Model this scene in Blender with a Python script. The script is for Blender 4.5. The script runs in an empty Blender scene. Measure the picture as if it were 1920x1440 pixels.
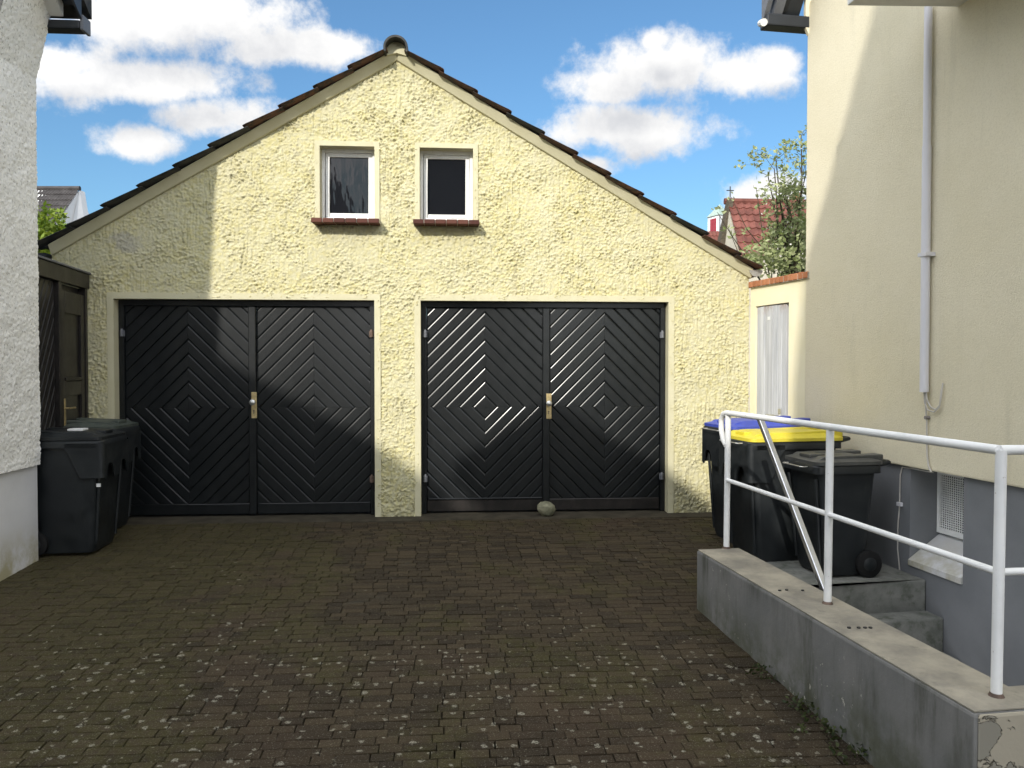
import bpy, bmesh, math, random
import numpy as np
from mathutils import Vector, Matrix
random.seed(7); rng = np.random.default_rng(11)
R = math.radians
sc = bpy.context.scene
col = sc.collection

# ------------------------------------------------------------------ camera
FPX, CAM_D, YAW, PITCH, CAM_H = 1450.0, 7.08, R(4.0), R(1.2), 1.35
cd = bpy.data.cameras.new('camera'); cam = bpy.data.objects.new('camera', cd); col.objects.link(cam)
cam.location = (0, -CAM_D, CAM_H); cam.rotation_euler = (R(90) - PITCH, 0, -YAW)
cd.sensor_width = 36; cd.lens = 36 * FPX / 1920; cd.clip_start = .05; cd.clip_end = 3000
sc.camera = cam

# ------------------------------------------------------------------ light
SUN_A, SUN_B = .45, .52                      # sideways / downward travel per metre towards the facade
sun_dir = Vector((SUN_A, 1, -SUN_B)).normalized()
SUN_EL = math.asin(-sun_dir.z)
sl = bpy.data.lights.new('sun', 'SUN'); sl.energy = 2.0; sl.angle = R(.5); sl.color = (1, .955, .87)
so = bpy.data.objects.new('sun', sl); col.objects.link(so)
so.rotation_euler = sun_dir.to_track_quat('-Z', 'Y').to_euler(); so.location = (-8, -20, 15)
sc.view_settings.view_transform = 'Standard'; sc.view_settings.look = 'None'
sc.view_settings.gamma = 1; sc.view_settings.use_curve_mapping = False
sc.view_settings.exposure = 0.98
sc.cycles.max_bounces = 5; sc.cycles.diffuse_bounces = 4; sc.cycles.glossy_bounces = 2; sc.cycles.transmission_bounces = 2; sc.cycles.caustics_reflective = False; sc.cycles.caustics_refractive = False

fwd = Vector((math.sin(YAW) * math.cos(PITCH), math.cos(YAW) * math.cos(PITCH), -math.sin(PITCH)))
rgt = Vector((math.cos(YAW), -math.sin(YAW), 0)); upv = rgt.cross(fwd); CAM = Vector((0, -CAM_D, CAM_H))
def ray(x, y): return fwd + rgt * ((x - 960) / FPX) - upv * ((y - 720) / FPX)
def PY(x, y, Y=0.0): r = ray(x, y); return CAM + r * ((Y - CAM.y) / r.y)      # on a plane parallel to the facade
def PH(x, y, H): r = ray(x, y); return CAM + r * ((H - CAM.z) / r.z)          # at a height
def PD(x, y, d): return CAM + ray(x, y) * d                                   # at a distance
GS = .045
def gz(y): return GS * y if y < 0 else 0.0                                    # the yard falls away from the garage

def build_world():
    w = bpy.data.worlds.new('World'); sc.world = w; w.use_nodes = True
    w.cycles.sampling_method = 'MANUAL'; w.cycles.sample_map_resolution = 512
    nt = w.node_tree; N = nt.nodes; L = nt.links; N.clear()
    g = bpy.data.node_groups.new('cloud_density', 'ShaderNodeTree')
    g.interface.new_socket('Vector', in_out='INPUT', socket_type='NodeSocketVector')
    g.interface.new_socket('Density', in_out='OUTPUT', socket_type='NodeSocketFloat')
    n, l = g.nodes, g.links
    gi = n.new('NodeGroupInput'); go = n.new('NodeGroupOutput')
    def vm(op, a, b=None, s=None):
        x = n.new('ShaderNodeVectorMath'); x.operation = op
        for i, v in enumerate((a, b)):
            if v is None: continue
            if hasattr(v, 'is_linked'): l.new(v, x.inputs[i])
            else: x.inputs[i].default_value = v
        if s is not None: x.inputs['Scale'].default_value = s
        return x
    def mt(op, a, b=None, c=None, clamp=False):
        x = n.new('ShaderNodeMath'); x.operation = op; x.use_clamp = clamp
        for i, v in enumerate((a, b, c)):
            if v is None: continue
            if hasattr(v, 'is_linked'): l.new(v, x.inputs[i])
            else: x.inputs[i].default_value = v
        return x.outputs[0]
    def fbm(vec, scale, detail, rough, dist=0.0):
        x = n.new('ShaderNodeTexNoise'); x.inputs['Scale'].default_value = scale; x.inputs['Detail'].default_value = detail
        x.inputs['Roughness'].default_value = rough; x.inputs['Distortion'].default_value = dist
        l.new(vec, x.inputs['Vector']); return x.outputs['Fac']
    V = gi.outputs[0]
    # cumulus heaps: (px, py) of the centre seen from the yard, half width, half height in the same angular unit
    heaps = [(330, 36, 260, 72), (545, 88, 170, 44), (230, 152, 255, 48), (420, 222, 150, 42), (262, 266, 95, 38), (110, 120, 130, 55),
             (1235, 128, 160, 76), (1390, 142, 140, 50), (1160, 160, 125, 46), (1190, 238, 180, 60), (1105, 312, 50, 26), (1440, 360, 110, 42),
             (1225, 78, 48, 30), (1455, 118, 66, 36)]
    # direction -> slope coordinates round the view axis, then a cheap elliptical distance for every heap
    dF = vm('DOT_PRODUCT', V, tuple(fwd)).outputs['Value']
    cb = n.new('ShaderNodeCombineXYZ'); l.new(vm('DOT_PRODUCT', V, tuple(rgt)).outputs['Value'], cb.inputs[0]); l.new(vm('DOT_PRODUCT', V, tuple(upv)).outputs['Value'], cb.inputs[1])
    inv = mt('DIVIDE', 1.0, mt('MAXIMUM', dF, .25))
    x = n.new('ShaderNodeVectorMath'); x.operation = 'SCALE'; l.new(cb.outputs[0], x.inputs[0]); l.new(inv, x.inputs['Scale']); UV = x.outputs[0]
    best = None
    for (px, py, hw, hh) in heaps:
        q = vm('MULTIPLY_ADD', UV, (FPX / hw, FPX / hh, 0)); q.inputs[2].default_value = (-(px - 960) / hw, (py - 720) / hh, 0)
        v = vm('LENGTH', q.outputs[0]).outputs['Value']
        best = v if best is None else mt('SMOOTH_MIN', best, v, .12)
    best = mt('SUBTRACT', 1.0, best)
    # the same kind of heaps over the rest of the sky
    other = mt('MULTIPLY', mt('SUBTRACT', fbm(V, 3.2, 2, .5), .44), 6.0)
    away = mt('MULTIPLY', mt('SUBTRACT', .80, dF), 8.0, clamp=True)
    other = mt('ADD', mt('MULTIPLY', other, away), mt('MULTIPLY', mt('SUBTRACT', 1.0, away), -2.0))
    base = mt('MAXIMUM', best, other)
    n1 = fbm(V, 17.0, 8, .64)
    d = mt('ADD', base, mt('MULTIPLY', mt('SUBTRACT', n1, .5), 2.1))
    l.new(d, go.inputs[0])

    tc = N.new('ShaderNodeTexCoord')
    sky = N.new('ShaderNodeTexSky'); sky.sky_type = 'NISHITA'; sky.sun_disc = False
    sky.sun_elevation = SUN_EL; sky.sun_rotation = math.atan2(-sun_dir.x, -sun_dir.y)
    sky.air_density = 1.0; sky.dust_density = 1.6; sky.ozone_density = 2.2
    def grp(off):
        x = N.new('ShaderNodeGroup'); x.node_tree = g
        a = N.new('ShaderNodeVectorMath'); a.operation = 'ADD'; a.inputs[1].default_value = off
        L.new(tc.outputs['Generated'], a.inputs[0]); L.new(a.outputs[0], x.inputs[0]); return x.outputs[0]
    def mr(v, a, b, c=0.0, d=1.0, smooth=True):
        x = N.new('ShaderNodeMapRange'); x.interpolation_type = 'SMOOTHSTEP' if smooth else 'LINEAR'
        L.new(v, x.inputs['Value'])
        for i, k in zip((1, 2, 3, 4), (a, b, c, d)): x.inputs[i].default_value = k
        return x.outputs[0]
    d0 = grp((0, 0, 0)); d1 = grp((-.010, 0, .040))
    mask = mr(d0, -.16, .50)
    shade = mr(d1, -.25, 1.15)
    cr = N.new('ShaderNodeMix'); cr.data_type = 'RGBA'
    cr.inputs['A'].default_value = (3.5, 3.48, 3.45, 1); cr.inputs['B'].default_value = (2.35, 2.40, 2.52, 1)
    L.new(shade, cr.inputs['Factor'])
    dim = N.new('ShaderNodeVectorMath'); dim.operation = 'MULTIPLY'; dim.inputs[1].default_value = (.375, .52, .585); L.new(sky.outputs[0], dim.inputs[0])
    mx = N.new('ShaderNodeMix'); mx.data_type = 'RGBA'
    # forward scatter: unseen clouds towards the sun brightened to lift the ambient light
    dt = N.new('ShaderNodeVectorMath'); dt.operation = 'DOT_PRODUCT'; dt.inputs[1].default_value = tuple(-sun_dir); L.new(tc.outputs['Generated'], dt.inputs[0])
    ph = N.new('ShaderNodeVectorMath'); ph.operation = 'SCALE'; L.new(cr.outputs['Result'], ph.inputs[0]); L.new(mr(dt.outputs['Value'], -.55, .85, 1.0, 4.0), ph.inputs['Scale'])
    L.new(mask, mx.inputs['Factor']); L.new(dim.outputs[0], mx.inputs['A']); L.new(ph.outputs[0], mx.inputs['B'])
    bg = N.new('ShaderNodeBackground'); bg.inputs['Strength'].default_value = .15
    out = N.new('ShaderNodeOutputWorld')
    L.new(mx.outputs['Result'], bg.inputs['Color']); L.new(bg.outputs[0], out.inputs['Surface'])
build_world()

# ------------------------------------------------------------------ materials
class Mat:
    def __init__(s, name, rough=.8, spec=.3, metal=0.0):
        s.m = bpy.data.materials.new(name); s.m.use_nodes = True
        s.N = s.m.node_tree.nodes; s.L = s.m.node_tree.links
        s.b = s.N['Principled BSDF']; s.b.inputs['Roughness'].default_value = rough
        s.b.inputs['Specular IOR Level'].default_value = spec; s.b.inputs['Metallic'].default_value = metal
        s.geo = s.N.new('ShaderNodeNewGeometry'); s.tc = s.N.new('ShaderNodeTexCoord')
    def vec(s, scale=(1, 1, 1), obj=False):
        mp = s.N.new('ShaderNodeMapping'); mp.inputs['Scale'].default_value = scale
        s.L.new(s.tc.outputs['Object'] if obj else s.geo.outputs['Position'], mp.inputs['Vector']); return mp.outputs[0]
    def noise(s, scale, detail=4, rough=.55, stretch=(1, 1, 1), dist=0.0, obj=False):
        n = s.N.new('ShaderNodeTexNoise'); n.inputs['Scale'].default_value = scale; n.inputs['Detail'].default_value = detail
        n.inputs['Roughness'].default_value = rough; n.inputs['Distortion'].default_value = dist
        s.L.new(s.vec(stretch, obj), n.inputs['Vector']); return n.outputs['Fac']
    def ramp(s, v, a, b, c=0.0, d=1.0):
        x = s.N.new('ShaderNodeMapRange'); x.interpolation_type = 'SMOOTHSTEP'; s.L.new(v, x.inputs['Value'])
        for i, k in zip((1, 2, 3, 4), (a, b, c, d)): x.inputs[i].default_value = k
        return x.outputs[0]
    def mul(s, a, b, op='MULTIPLY'):
        x = s.N.new('ShaderNodeMath'); x.operation = op
        for i, v in enumerate((a, b)):
            if hasattr(v, 'is_linked'): s.L.new(v, x.inputs[i])
            else: x.inputs[i].default_value = v
        return x.outputs[0]
    def mix(s, f, a, b):
        x = s.N.new('ShaderNodeMix'); x.data_type = 'RGBA'
        for k, v in (('Factor', f), ('A', a), ('B', b)):
            if hasattr(v, 'is_linked'): s.L.new(v, x.inputs[k])
            elif k == 'Factor': x.inputs[k].default_value = v
            else: x.inputs[k].default_value = (*v, 1)
        return x.outputs['Result']
    def color(s, v):
        if hasattr(v, 'is_linked'): s.L.new(v, s.b.inputs['Base Color'])
        else: s.b.inputs['Base Color'].default_value = (*v, 1)
        return s
    def rough(s, v): s.L.new(v, s.b.inputs['Roughness']); return s
    def bump(s, h, strength=.4, dist=.004):
        x = s.N.new('ShaderNodeBump'); x.inputs['Strength'].default_value = strength; x.inputs['Distance'].default_value = dist
        s.L.new(h, x.inputs['Height'])
        prev = s.b.inputs['Normal'].links[0].from_socket if s.b.inputs['Normal'].is_linked else None
        if prev: s.L.new(prev, x.inputs['Normal'])
        s.L.new(x.outputs[0], s.b.inputs['Normal']); return s
    def height_z(s):
        x = s.N.new('ShaderNodeSeparateXYZ'); s.L.new(s.geo.outputs['Position'], x.inputs[0]); return x.outputs
M = {}
def simple(name, c, rough=.7, spec=.3, var=.12, scale=6.0, bump=0.0, bscale=120.0, metal=0.0):
    m = Mat(name, rough, spec, metal)
    f = m.noise(scale, 5, .6)
    m.color(m.mix(m.ramp(f, .3, .7), tuple(x * (1 - var) for x in c), tuple(min(1, x * (1 + var)) for x in c)))
    if bump: m.bump(m.noise(bscale, 3, .6), bump, .003)
    M[name] = m.m; return m

def make_materials():
    # garage roughcast
    m = Mat('yellow_roughcast', .9, .15)
    big = m.ramp(m.noise(1.6, 5, .6), .35, .65); fine = m.ramp(m.noise(26, 4, .6), .35, .68)
    c = m.mix(fine, (.555, .520, .340), (.545, .492, .245)); c = m.mix(m.mul(big, .45), c, (.575, .545, .395))
    dirt = m.ramp(m.noise(3.2, 6, .7, (1, 1, .45)), .62, .80); c = m.mix(m.mul(dirt, .35), c, (.36, .32, .23))
    z = m.height_z()
    foot = m.mul(m.ramp(z[2], .32, .0), m.ramp(m.noise(7, 5, .65), .35, .7)); c = m.mix(m.mul(foot, .6), c, (.28, .25, .16))
    # bare grey repair patch high on the left of the gable
    px = m.mul(m.mul(z[0], 2.93, 'ADD'), 4.2); pz = m.mul(m.mul(z[2], -2.46, 'ADD'), 6.0)
    pd = m.mul(m.mul(m.mul(px, px), m.mul(pz, pz), 'ADD'), m.mul(m.noise(9, 4, .6), 1.6), 'ADD')
    c = m.mix(m.mul(m.ramp(pd, 1.3, .8), .55), c, (.36, .345, .33))
    rain = m.mul(m.ramp(m.noise(16, 4, .6, (1, 1, .05)), .55, .70), m.ramp(m.noise(1.1, 4, .6), .45, .65)); c = m.mix(m.mul(rain, .30), c, (.34, .30, .21))
    m.color(c).bump(m.noise(170, 3, .6), .5, .003).bump(m.noise(75, 4, .7), .5, .006); M['roughcast'] = m.m
    m = Mat('yellow_smooth_render', .85, .2)
    c = m.mix(m.ramp(m.noise(5, 5, .6), .3, .7), (.545, .508, .335), (.585, .55, .385))
    c = m.mix(m.mul(m.ramp(m.noise(9, 6, .7), .60, .75), .4), c, (.36, .31, .21))
    m.color(c).bump(m.noise(60, 4, .6), .25, .004); M['smooth'] = m.m
    # right house
    m = Mat('cream_stucco', .9, .15)
    c = m.mix(m.ramp(m.noise(1.3, 4, .6), .3, .7), (.725, .66, .485), (.77, .705, .535))
    c = m.mix(m.mul(m.ramp(m.noise(230, 2, .5), .60, .75), .5), c, (.55, .48, .30))
    c = m.mix(m.mul(m.ramp(m.noise(3.0, 5, .7, (1, 1, .3)), .58, .78), .22), c, (.50, .47, .36))
    c = m.mix(m.mul(m.ramp(m.noise(95, 4, .7), .45, .70), .28), c, (.50, .44, .30))
    drip = m.mul(m.ramp(m.noise(10, 5, .65, (1, 1, .06)), .54, .72), m.ramp(m.noise(.8, 4, .6), .42, .62)); c = m.mix(m.mul(drip, .22), c, (.40, .37, .27))
    m.color(c).bump(m.noise(190, 3, .7), .7, .004).bump(m.noise(70, 4, .7), .45, .006).bump(m.noise(9, 3, .5), .2, .01); M['cream'] = m.m
    m = Mat('cream_wall_render', .9, .15)
    c = m.mix(m.ramp(m.noise(2.3, 4, .6), .3, .7), (.80, .73, .50), (.83, .77, .57))
    m.color(c).bump(m.noise(90, 3, .7), .3, .004); M['cream_plain'] = m.m
    # left house
    m = Mat('grey_white_roughcast', .92, .12)
    c = m.mix(m.ramp(m.noise(2.0, 5, .6), .3, .7), (.84, .83, .79), (.88, .87, .83))
    pit = m.ramp(m.noise(55, 3, .6, (1, 1, .8)), .57, .66); c = m.mix(m.mul(pit, .6), c, (.30, .28, .25))
    m.color(c).bump(m.noise(90, 4, .65), .5, .005); M['roughcast_grey'] = m.m
    m = Mat('light_grey_plinth_paint', .7, .3)
    c = m.mix(m.ramp(m.noise(3, 5, .6), .3, .7), (.62, .62, .63), (.68, .68, .69))
    z = m.height_z(); foot = m.mul(m.ramp(z[2], .30, -.05), m.ramp(m.noise(6, 6, .65), .30, .62)); c = m.mix(foot, c, (.36, .33, .21))
    m.color(c).bump(m.noise(30, 4, .6), .15, .01); M['plinth_light'] = m.m
    m = Mat('dark_grey_plinth_paint', .75, .25)
    c = m.mix(m.ramp(m.noise(2.4, 5, .6), .3, .7), (.165, .172, .182), (.20, .207, .217)); m.color(c).bump(m.noise(80, 4, .6), .2, .004); M['plinth_dark'] = m.m
    # weathered concrete / painted retaining wall
    m = Mat('worn_grey_paint', .85, .2)
    c = m.mix(m.ramp(m.noise(3, 5, .6), .3, .7), (.165, .165, .16), (.215, .21, .20))
    run = m.mul(m.ramp(m.noise(8, 6, .7, (1, 1, .18)), .44, .74), m.ramp(m.noise(1.4, 3, .5), .36, .55)); c = m.mix(m.mul(run, .85), c, (.055, .056, .04))
    low = m.mul(m.ramp(m.height_z()[2], .16, -.16), m.ramp(m.noise(5, 6, .65), .36, .62)); c = m.mix(m.mul(low, .75), c, (.07, .075, .04))
    chip = m.mul(m.ramp(m.noise(26, 6, .7), .63, .66), m.ramp(m.noise(2.2, 3, .5), .52, .60)); c = m.mix(chip, c, (.46, .44, .38))
    m.color(c).bump(m.noise(40, 5, .65), .3, .006); M['wall_paint'] = m.m
    m = Mat('weathered_coping_cement', .9, .15)
    c = m.mix(m.ramp(m.noise(4, 6, .65), .3, .7), (.20, .185, .155), (.35, .318, .25))
    c = m.mix(m.mul(m.ramp(m.noise(13, 6, .7), .55, .75), .6), c, (.12, .115, .09))
    m.color(c).bump(m.noise(55, 5, .65), .35, .005); M['coping'] = m.m
    m = Mat('flaking_beige_paint', .85, .2)
    f = m.noise(7, 6, .62, dist=.6); edge = m.ramp(f, .50, .515)
    c = m.mix(edge, (.24, .225, .185), (.36, .325, .255)); lip = m.mul(m.ramp(f, .492, .50), m.ramp(f, .508, .50)); c = m.mix(lip, c, (.08, .07, .05))
    m.color(c).bump(edge, .9, .012).bump(m.noise(50, 4, .6), .3, .004); M['flaking'] = m.m
    m = Mat('step_concrete', .9, .15)
    c = m.mix(m.ramp(m.noise(5, 6, .65), .3, .7), (.13, .135, .12), (.24, .24, .22))
    c = m.mix(m.mul(m.ramp(m.noise(11, 5, .65), .5, .7), .6), c, (.06, .07, .045)); m.color(c).bump(m.noise(60, 4, .6), .3, .004); M['step'] = m.m
    # door paint
    for nm, c0, c1 in (('door_paint', (.0028, .0042, .0050), (.0074, .0090, .0098)), ('shed_paint', (.011, .0096, .0088), (.024, .020, .018))):
        m = Mat(nm, .36, .22)
        g = m.noise(11, 7, .72, (1, 1, .7), dist=.5, obj=True)
        c = m.mix(m.ramp(g, .35, .7), c0, c1); m.color(c).rough(m.ramp(m.noise(5, 5, .6), .3, .7, .46, .58)); m.b.inputs['Coat Weight'].default_value = .46; m.b.inputs['Coat Roughness'].default_value = .20
        m.bump(m.noise(45, 5, .6, (1, 1, 1)), .08, .004); M[nm] = m.m
    # brass, steel, plastic ...
    simple('brass', (.55, .43, .22), .42, .5, .2, 30, metal=.75)
    simple('pale_metal', (.62, .61, .58), .35, .5, .1, 30, metal=.8)
    simple('steel_tube', (.78, .79, .82), .34, .5, .08, 8, metal=1.0)
    simple('rusty_steel', (.13, .09, .07), .7, .3, .4, 30)
    m = Mat('white_rail_paint', .5, .4); c = m.mix(m.ramp(m.noise(4, 5, .6), .35, .75), (.84, .84, .83), (.70, .70, .69))
    c = m.mix(m.mul(m.ramp(m.noise(38, 5, .7), .66, .72), .8), c, (.22, .15, .10)); m.color(c).bump(m.noise(60, 3, .6), .15, .003); M['rail'] = m.m
    m = Mat('dark_bin_plastic', .48, .4); c = m.mix(m.ramp(m.noise(4, 6, .7), .35, .75), (.0085, .0105, .012), (.018, .021, .022))
    c = m.mix(m.mul(m.ramp(m.noise(17, 6, .7, (1, 1, .35)), .60, .8), .5), c, (.05, .047, .04)); m.color(c).bump(m.noise(220, 2, .5), .15, .001).rough(m.ramp(m.noise(8, 5, .6), .3, .7, .38, .6)); M['bin'] = m.m
    m = Mat('faded_bin_lid', .55, .35); c = m.mix(m.ramp(m.noise(6, 6, .7), .35, .75), (.045, .055, .047), (.10, .115, .095)); m.color(c).bump(m.noise(200, 2, .5), .15, .001); M['lid_green'] = m.m
    m = Mat('grey_bin_lid', .42, .45); c = m.mix(m.ramp(m.noise(6, 6, .7), .35, .75), (.045, .047, .045), (.085, .085, .08)); m.color(c); M['lid_grey'] = m.m
    simple('lid_blue', (.045, .07, .36), .45, .4, .15, 8); simple('lid_yellow', (.60, .50, .045), .45, .4, .1, 8)
    simple('tyre', (.012, .012, .012), .8, .2); simple('sticker', (.75, .75, .73), .6); simple('ink', (.05, .05, .05), .6)
    # tiles
    m = Mat('red_clay_tile', .75, .25)
    oi = m.N.new('ShaderNodeObjectInfo')
    c = m.mix(oi.outputs['Random'], (.085, .045, .032), (.15, .075, .048))
    c = m.mix(m.ramp(m.noise(11, 6, .7), .42, .62), c, (.035, .030, .027)); c = m.mix(m.mul(m.ramp(m.noise(40, 5, .7), .62, .72), .5), c, (.26, .24, .19))
    m.color(c).bump(m.noise(70, 4, .65), .3, .004); M['tile'] = m.m
    m = Mat('dark_weathered_tile', .75, .25)
    c = m.mix(m.ramp(m.noise(9, 6, .7), .35, .65), (.022, .026, .028), (.065, .062, .058)); m.color(c).bump(m.noise(70, 4, .65), .3, .004); M['tile_dark'] = m.m
    m = Mat('brick', .85, .2); oi = m.N.new('ShaderNodeObjectInfo')
    c = m.mix(oi.outputs['Random'], (.075, .030, .024), (.125, .052, .038)); c = m.mix(m.mul(m.ramp(m.noise(50, 5, .7), .5, .75), .5), c, (.10, .075, .06)); m.color(c).bump(m.noise(130, 4, .6), .4, .003); M['brick'] = m.m
    m = Mat('orange_brick', .85, .2); oi = m.N.new('ShaderNodeObjectInfo')
    c = m.mix(oi.outputs['Random'], (.33, .13, .06), (.46, .20, .10)); c = m.mix(m.mul(m.ramp(m.noise(50, 5, .7), .5, .75), .6), c, (.18, .13, .09)); m.color(c).bump(m.noise(130, 4, .6), .4, .003); M['brick_orange'] = m.m
    simple('mortar', (.42, .39, .33), .95, .1)
    m = Mat('white_window_paint', .5, .4); c = m.mix(m.ramp(m.noise(12, 6, .7), .5, .8), (.80, .80, .78), (.62, .61, .57)); m.color(c).bump(m.noise(40, 4, .6, (1, 1, .3)), .15, .003); M['window_white'] = m.m
    m = Mat('window_glass', .03, .3); m.color((.008, .009, .012)); m.b.inputs['Coat Weight'].default_value = 0
    m.bump(m.noise(5.0, 2, .5, (2.2, 1, .7)), .10, .02); M['glass'] = m.m
    simple('black_board', (.018, .021, .026), .45, .4); simple('white_board', (.70, .69, .65), .6, .3, .06); simple('fascia_grey', (.13, .135, .15), .5, .4)
    m = Mat('pvc_conduit', .4, .4); m.color((.66, .65, .68)); M['conduit'] = m.m
    simple('cable', (.50, .47, .43), .6); simple('clamp', (.22, .2, .19), .5)
    m = Mat('silvered_planks', .85, .2); oi = m.N.new('ShaderNodeObjectInfo')
    c = m.mix(m.ramp(m.noise(20, 6, .65, (1, 1, .05)), .3, .7), (.36, .37, .39), (.62, .63, .64)); c = m.mix(m.mul(oi.outputs['Random'], .35), c, (.40, .40, .40))
    z = m.height_z(); st = m.mul(m.ramp(z[2], 1.80, 1.97), m.ramp(m.noise(14, 5, .7, (1, 1, .4)), .5, .62)); c = m.mix(m.mul(st, .7), c, (.30, .16, .08))
    m.color(c).bump(m.noise(40, 5, .6, (1, 1, .05)), .4, .003); M['silver_wood'] = m.m
    m = Mat('boulder', .8, .3); c = m.mix(m.ramp(m.noise(9, 5, .6), .35, .65), (.11, .11, .07), (.26, .25, .17)); m.color(c).bump(m.noise(40, 5, .6), .4, .005); M['stone'] = m.m
    # ground
    m = Mat('joint_soil', .95, .1); c = m.mix(m.ramp(m.noise(9, 6, .7), .35, .65), (.009, .007, .004), (.020, .016, .009))
    c = m.mix(m.ramp(m.noise(2.1, 5, .6), .52, .68), c, (.020, .025, .006)); m.color(c).bump(m.noise(90, 4, .7), .6, .006); M['soil'] = m.m
    for nm in ('paver', 'paver_mass'):
        m = Mat(nm, .86, .25)
        if nm == 'paver': t = m.N.new('ShaderNodeObjectInfo').outputs['Random']
        else:
            at = m.N.new('ShaderNodeAttribute'); at.attribute_name = 'tone'; t = at.outputs['Fac']
        c = m.mix(t, (.0195, .0135, .0066), (.048, .0345, .0180))
        c = m.mix(m.mul(m.ramp(m.noise(1.05, 5, .6), .50, .66), .45), c, (.050, .032, .019))               # reddish
        c = m.mix(m.mul(m.ramp(m.noise(.9, 5, .62, dist=.4), .36, .28), .5), c, (.048, .050, .044))         # cool grey
        z = m.height_z()
        leftm = m.ramp(z[0], -.4, -2.2, 0.0, .20)
        mo = m.mul(m.mul(m.noise(1.25, 6, .66), leftm, 'ADD'), 0.0, 'ADD')
        mossf = m.mul(m.ramp(mo, .50, .62), m.ramp(m.noise(24, 5, .7), .30, .60)); c = m.mix(m.mul(mossf, .6), c, (.045, .041, .009))
        grit = m.ramp(m.noise(150, 3, .7), .55, .70); c = m.mix(m.mul(grit, .85), c, (.15, .135, .10))
        # lichen discs
        vo = m.N.new('ShaderNodeTexVoronoi'); vo.inputs['Scale'].default_value = 24; vo.inputs['Randomness'].default_value = 1
        wv = m.N.new('ShaderNodeVectorMath'); wv.operation = 'ADD'
        ns = m.N.new('ShaderNodeTexNoise'); ns.inputs['Scale'].default_value = 45; m.L.new(m.geo.outputs['Position'], ns.inputs['Vector'])
        sc2 = m.N.new('ShaderNodeVectorMath'); sc2.operation = 'SCALE'; sc2.inputs['Scale'].default_value = .03
        m.L.new(ns.outputs['Color'], sc2.inputs[0]); m.L.new(m.geo.outputs['Position'], wv.inputs[0]); m.L.new(sc2.outputs[0], wv.inputs[1])
        m.L.new(wv.outputs[0], vo.inputs['Vector'])
        sep = m.N.new('ShaderNodeSeparateColor'); m.L.new(vo.outputs['Color'], sep.inputs[0])
        rad = m.ramp(sep.outputs[0], .20, 1.0, .03, .40)
        near = m.ramp(z[1], -1.9, -3.9, -.12, .20)
        den = m.ramp(m.mul(m.noise(1.7, 4, .6), near, 'ADD'), .42, .62, .25, 1.0)
        dd = m.mul(vo.outputs['Distance'], m.mul(rad, den), 'SUBTRACT')
        sp = m.mul(m.mul(m.ramp(dd, .02, -.10), m.ramp(m.noise(120, 3, .7), .36, .58)), m.ramp(sep.outputs[1], .15, .30)); c = m.mix(m.mul(sp, .8), c, (.30, .285, .225))
        m.color(c).bump(m.noise(130, 4, .7), .9, .005).bump(m.noise(22, 4, .6), .45, .008); M[nm] = m.m
    simple('threshold_concrete', (.052, .045, .032), .9, .15, .3, 7, .3, 60)
    simple('asphalt', (.05, .05, .05), .9, .2, .2, 3); simple('meadow', (.06, .085, .03), .95, .1, .3, .3)
    # vegetation
    for nm, a, b in (('apple_leaf', (.20, .25, .075), (.46, .49, .26)), ('bush_leaf', (.10, .17, .015), (.24, .30, .03)), ('weed_leaf', (.022, .034, .010), (.06, .075, .02))):
        m = Mat(nm, .6, .35); at = m.N.new('ShaderNodeAttribute'); at.attribute_name = 'tone'
        m.color(m.mix(at.outputs['Fac'], a, b)); m.b.inputs['Subsurface Weight'].default_value = 0
        tr = m.N.new('ShaderNodeBsdfTranslucent'); mx = m.N.new('ShaderNodeMixShader'); mx.inputs[0].default_value = .3
        m.L.new(m.b.inputs['Base Color'].links[0].from_socket, tr.inputs['Color'])
        out = m.N['Material Output']; m.L.new(m.b.outputs[0], mx.inputs[1]); m.L.new(tr.outputs[0], mx.inputs[2]); m.L.new(mx.outputs[0], out.inputs['Surface']); M[nm] = m.m
    simple('blossom', (.66, .62, .56), .7, .2, .1); simple('bark', (.09, .075, .055), .9, .1, .3, 20)
    # far houses
    simple('far_tile_red', (.15, .055, .042), .8, .2, .3, 2.0); simple('far_tile_grey', (.060, .055, .054), .8, .2, .25, 2.0); simple('far_tile_brown', (.14, .085, .065), .8, .2, .3, 2.0)
    simple('far_render', (.55, .50, .40), .9, .1, .1, 1.0); simple('far_white', (.78, .78, .77), .8, .2, .05, 1.0); simple('shutter_red', (.28, .035, .05), .6); simple('green_copper', (.30, .38, .33), .6); simple('dark_iron', (.03, .03, .03), .5)
    simple('shade_house_render', (.42, .39, .33), .9, .1); simple('shade_house_roof', (.12, .07, .055), .8, .2)
make_materials()

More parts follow.
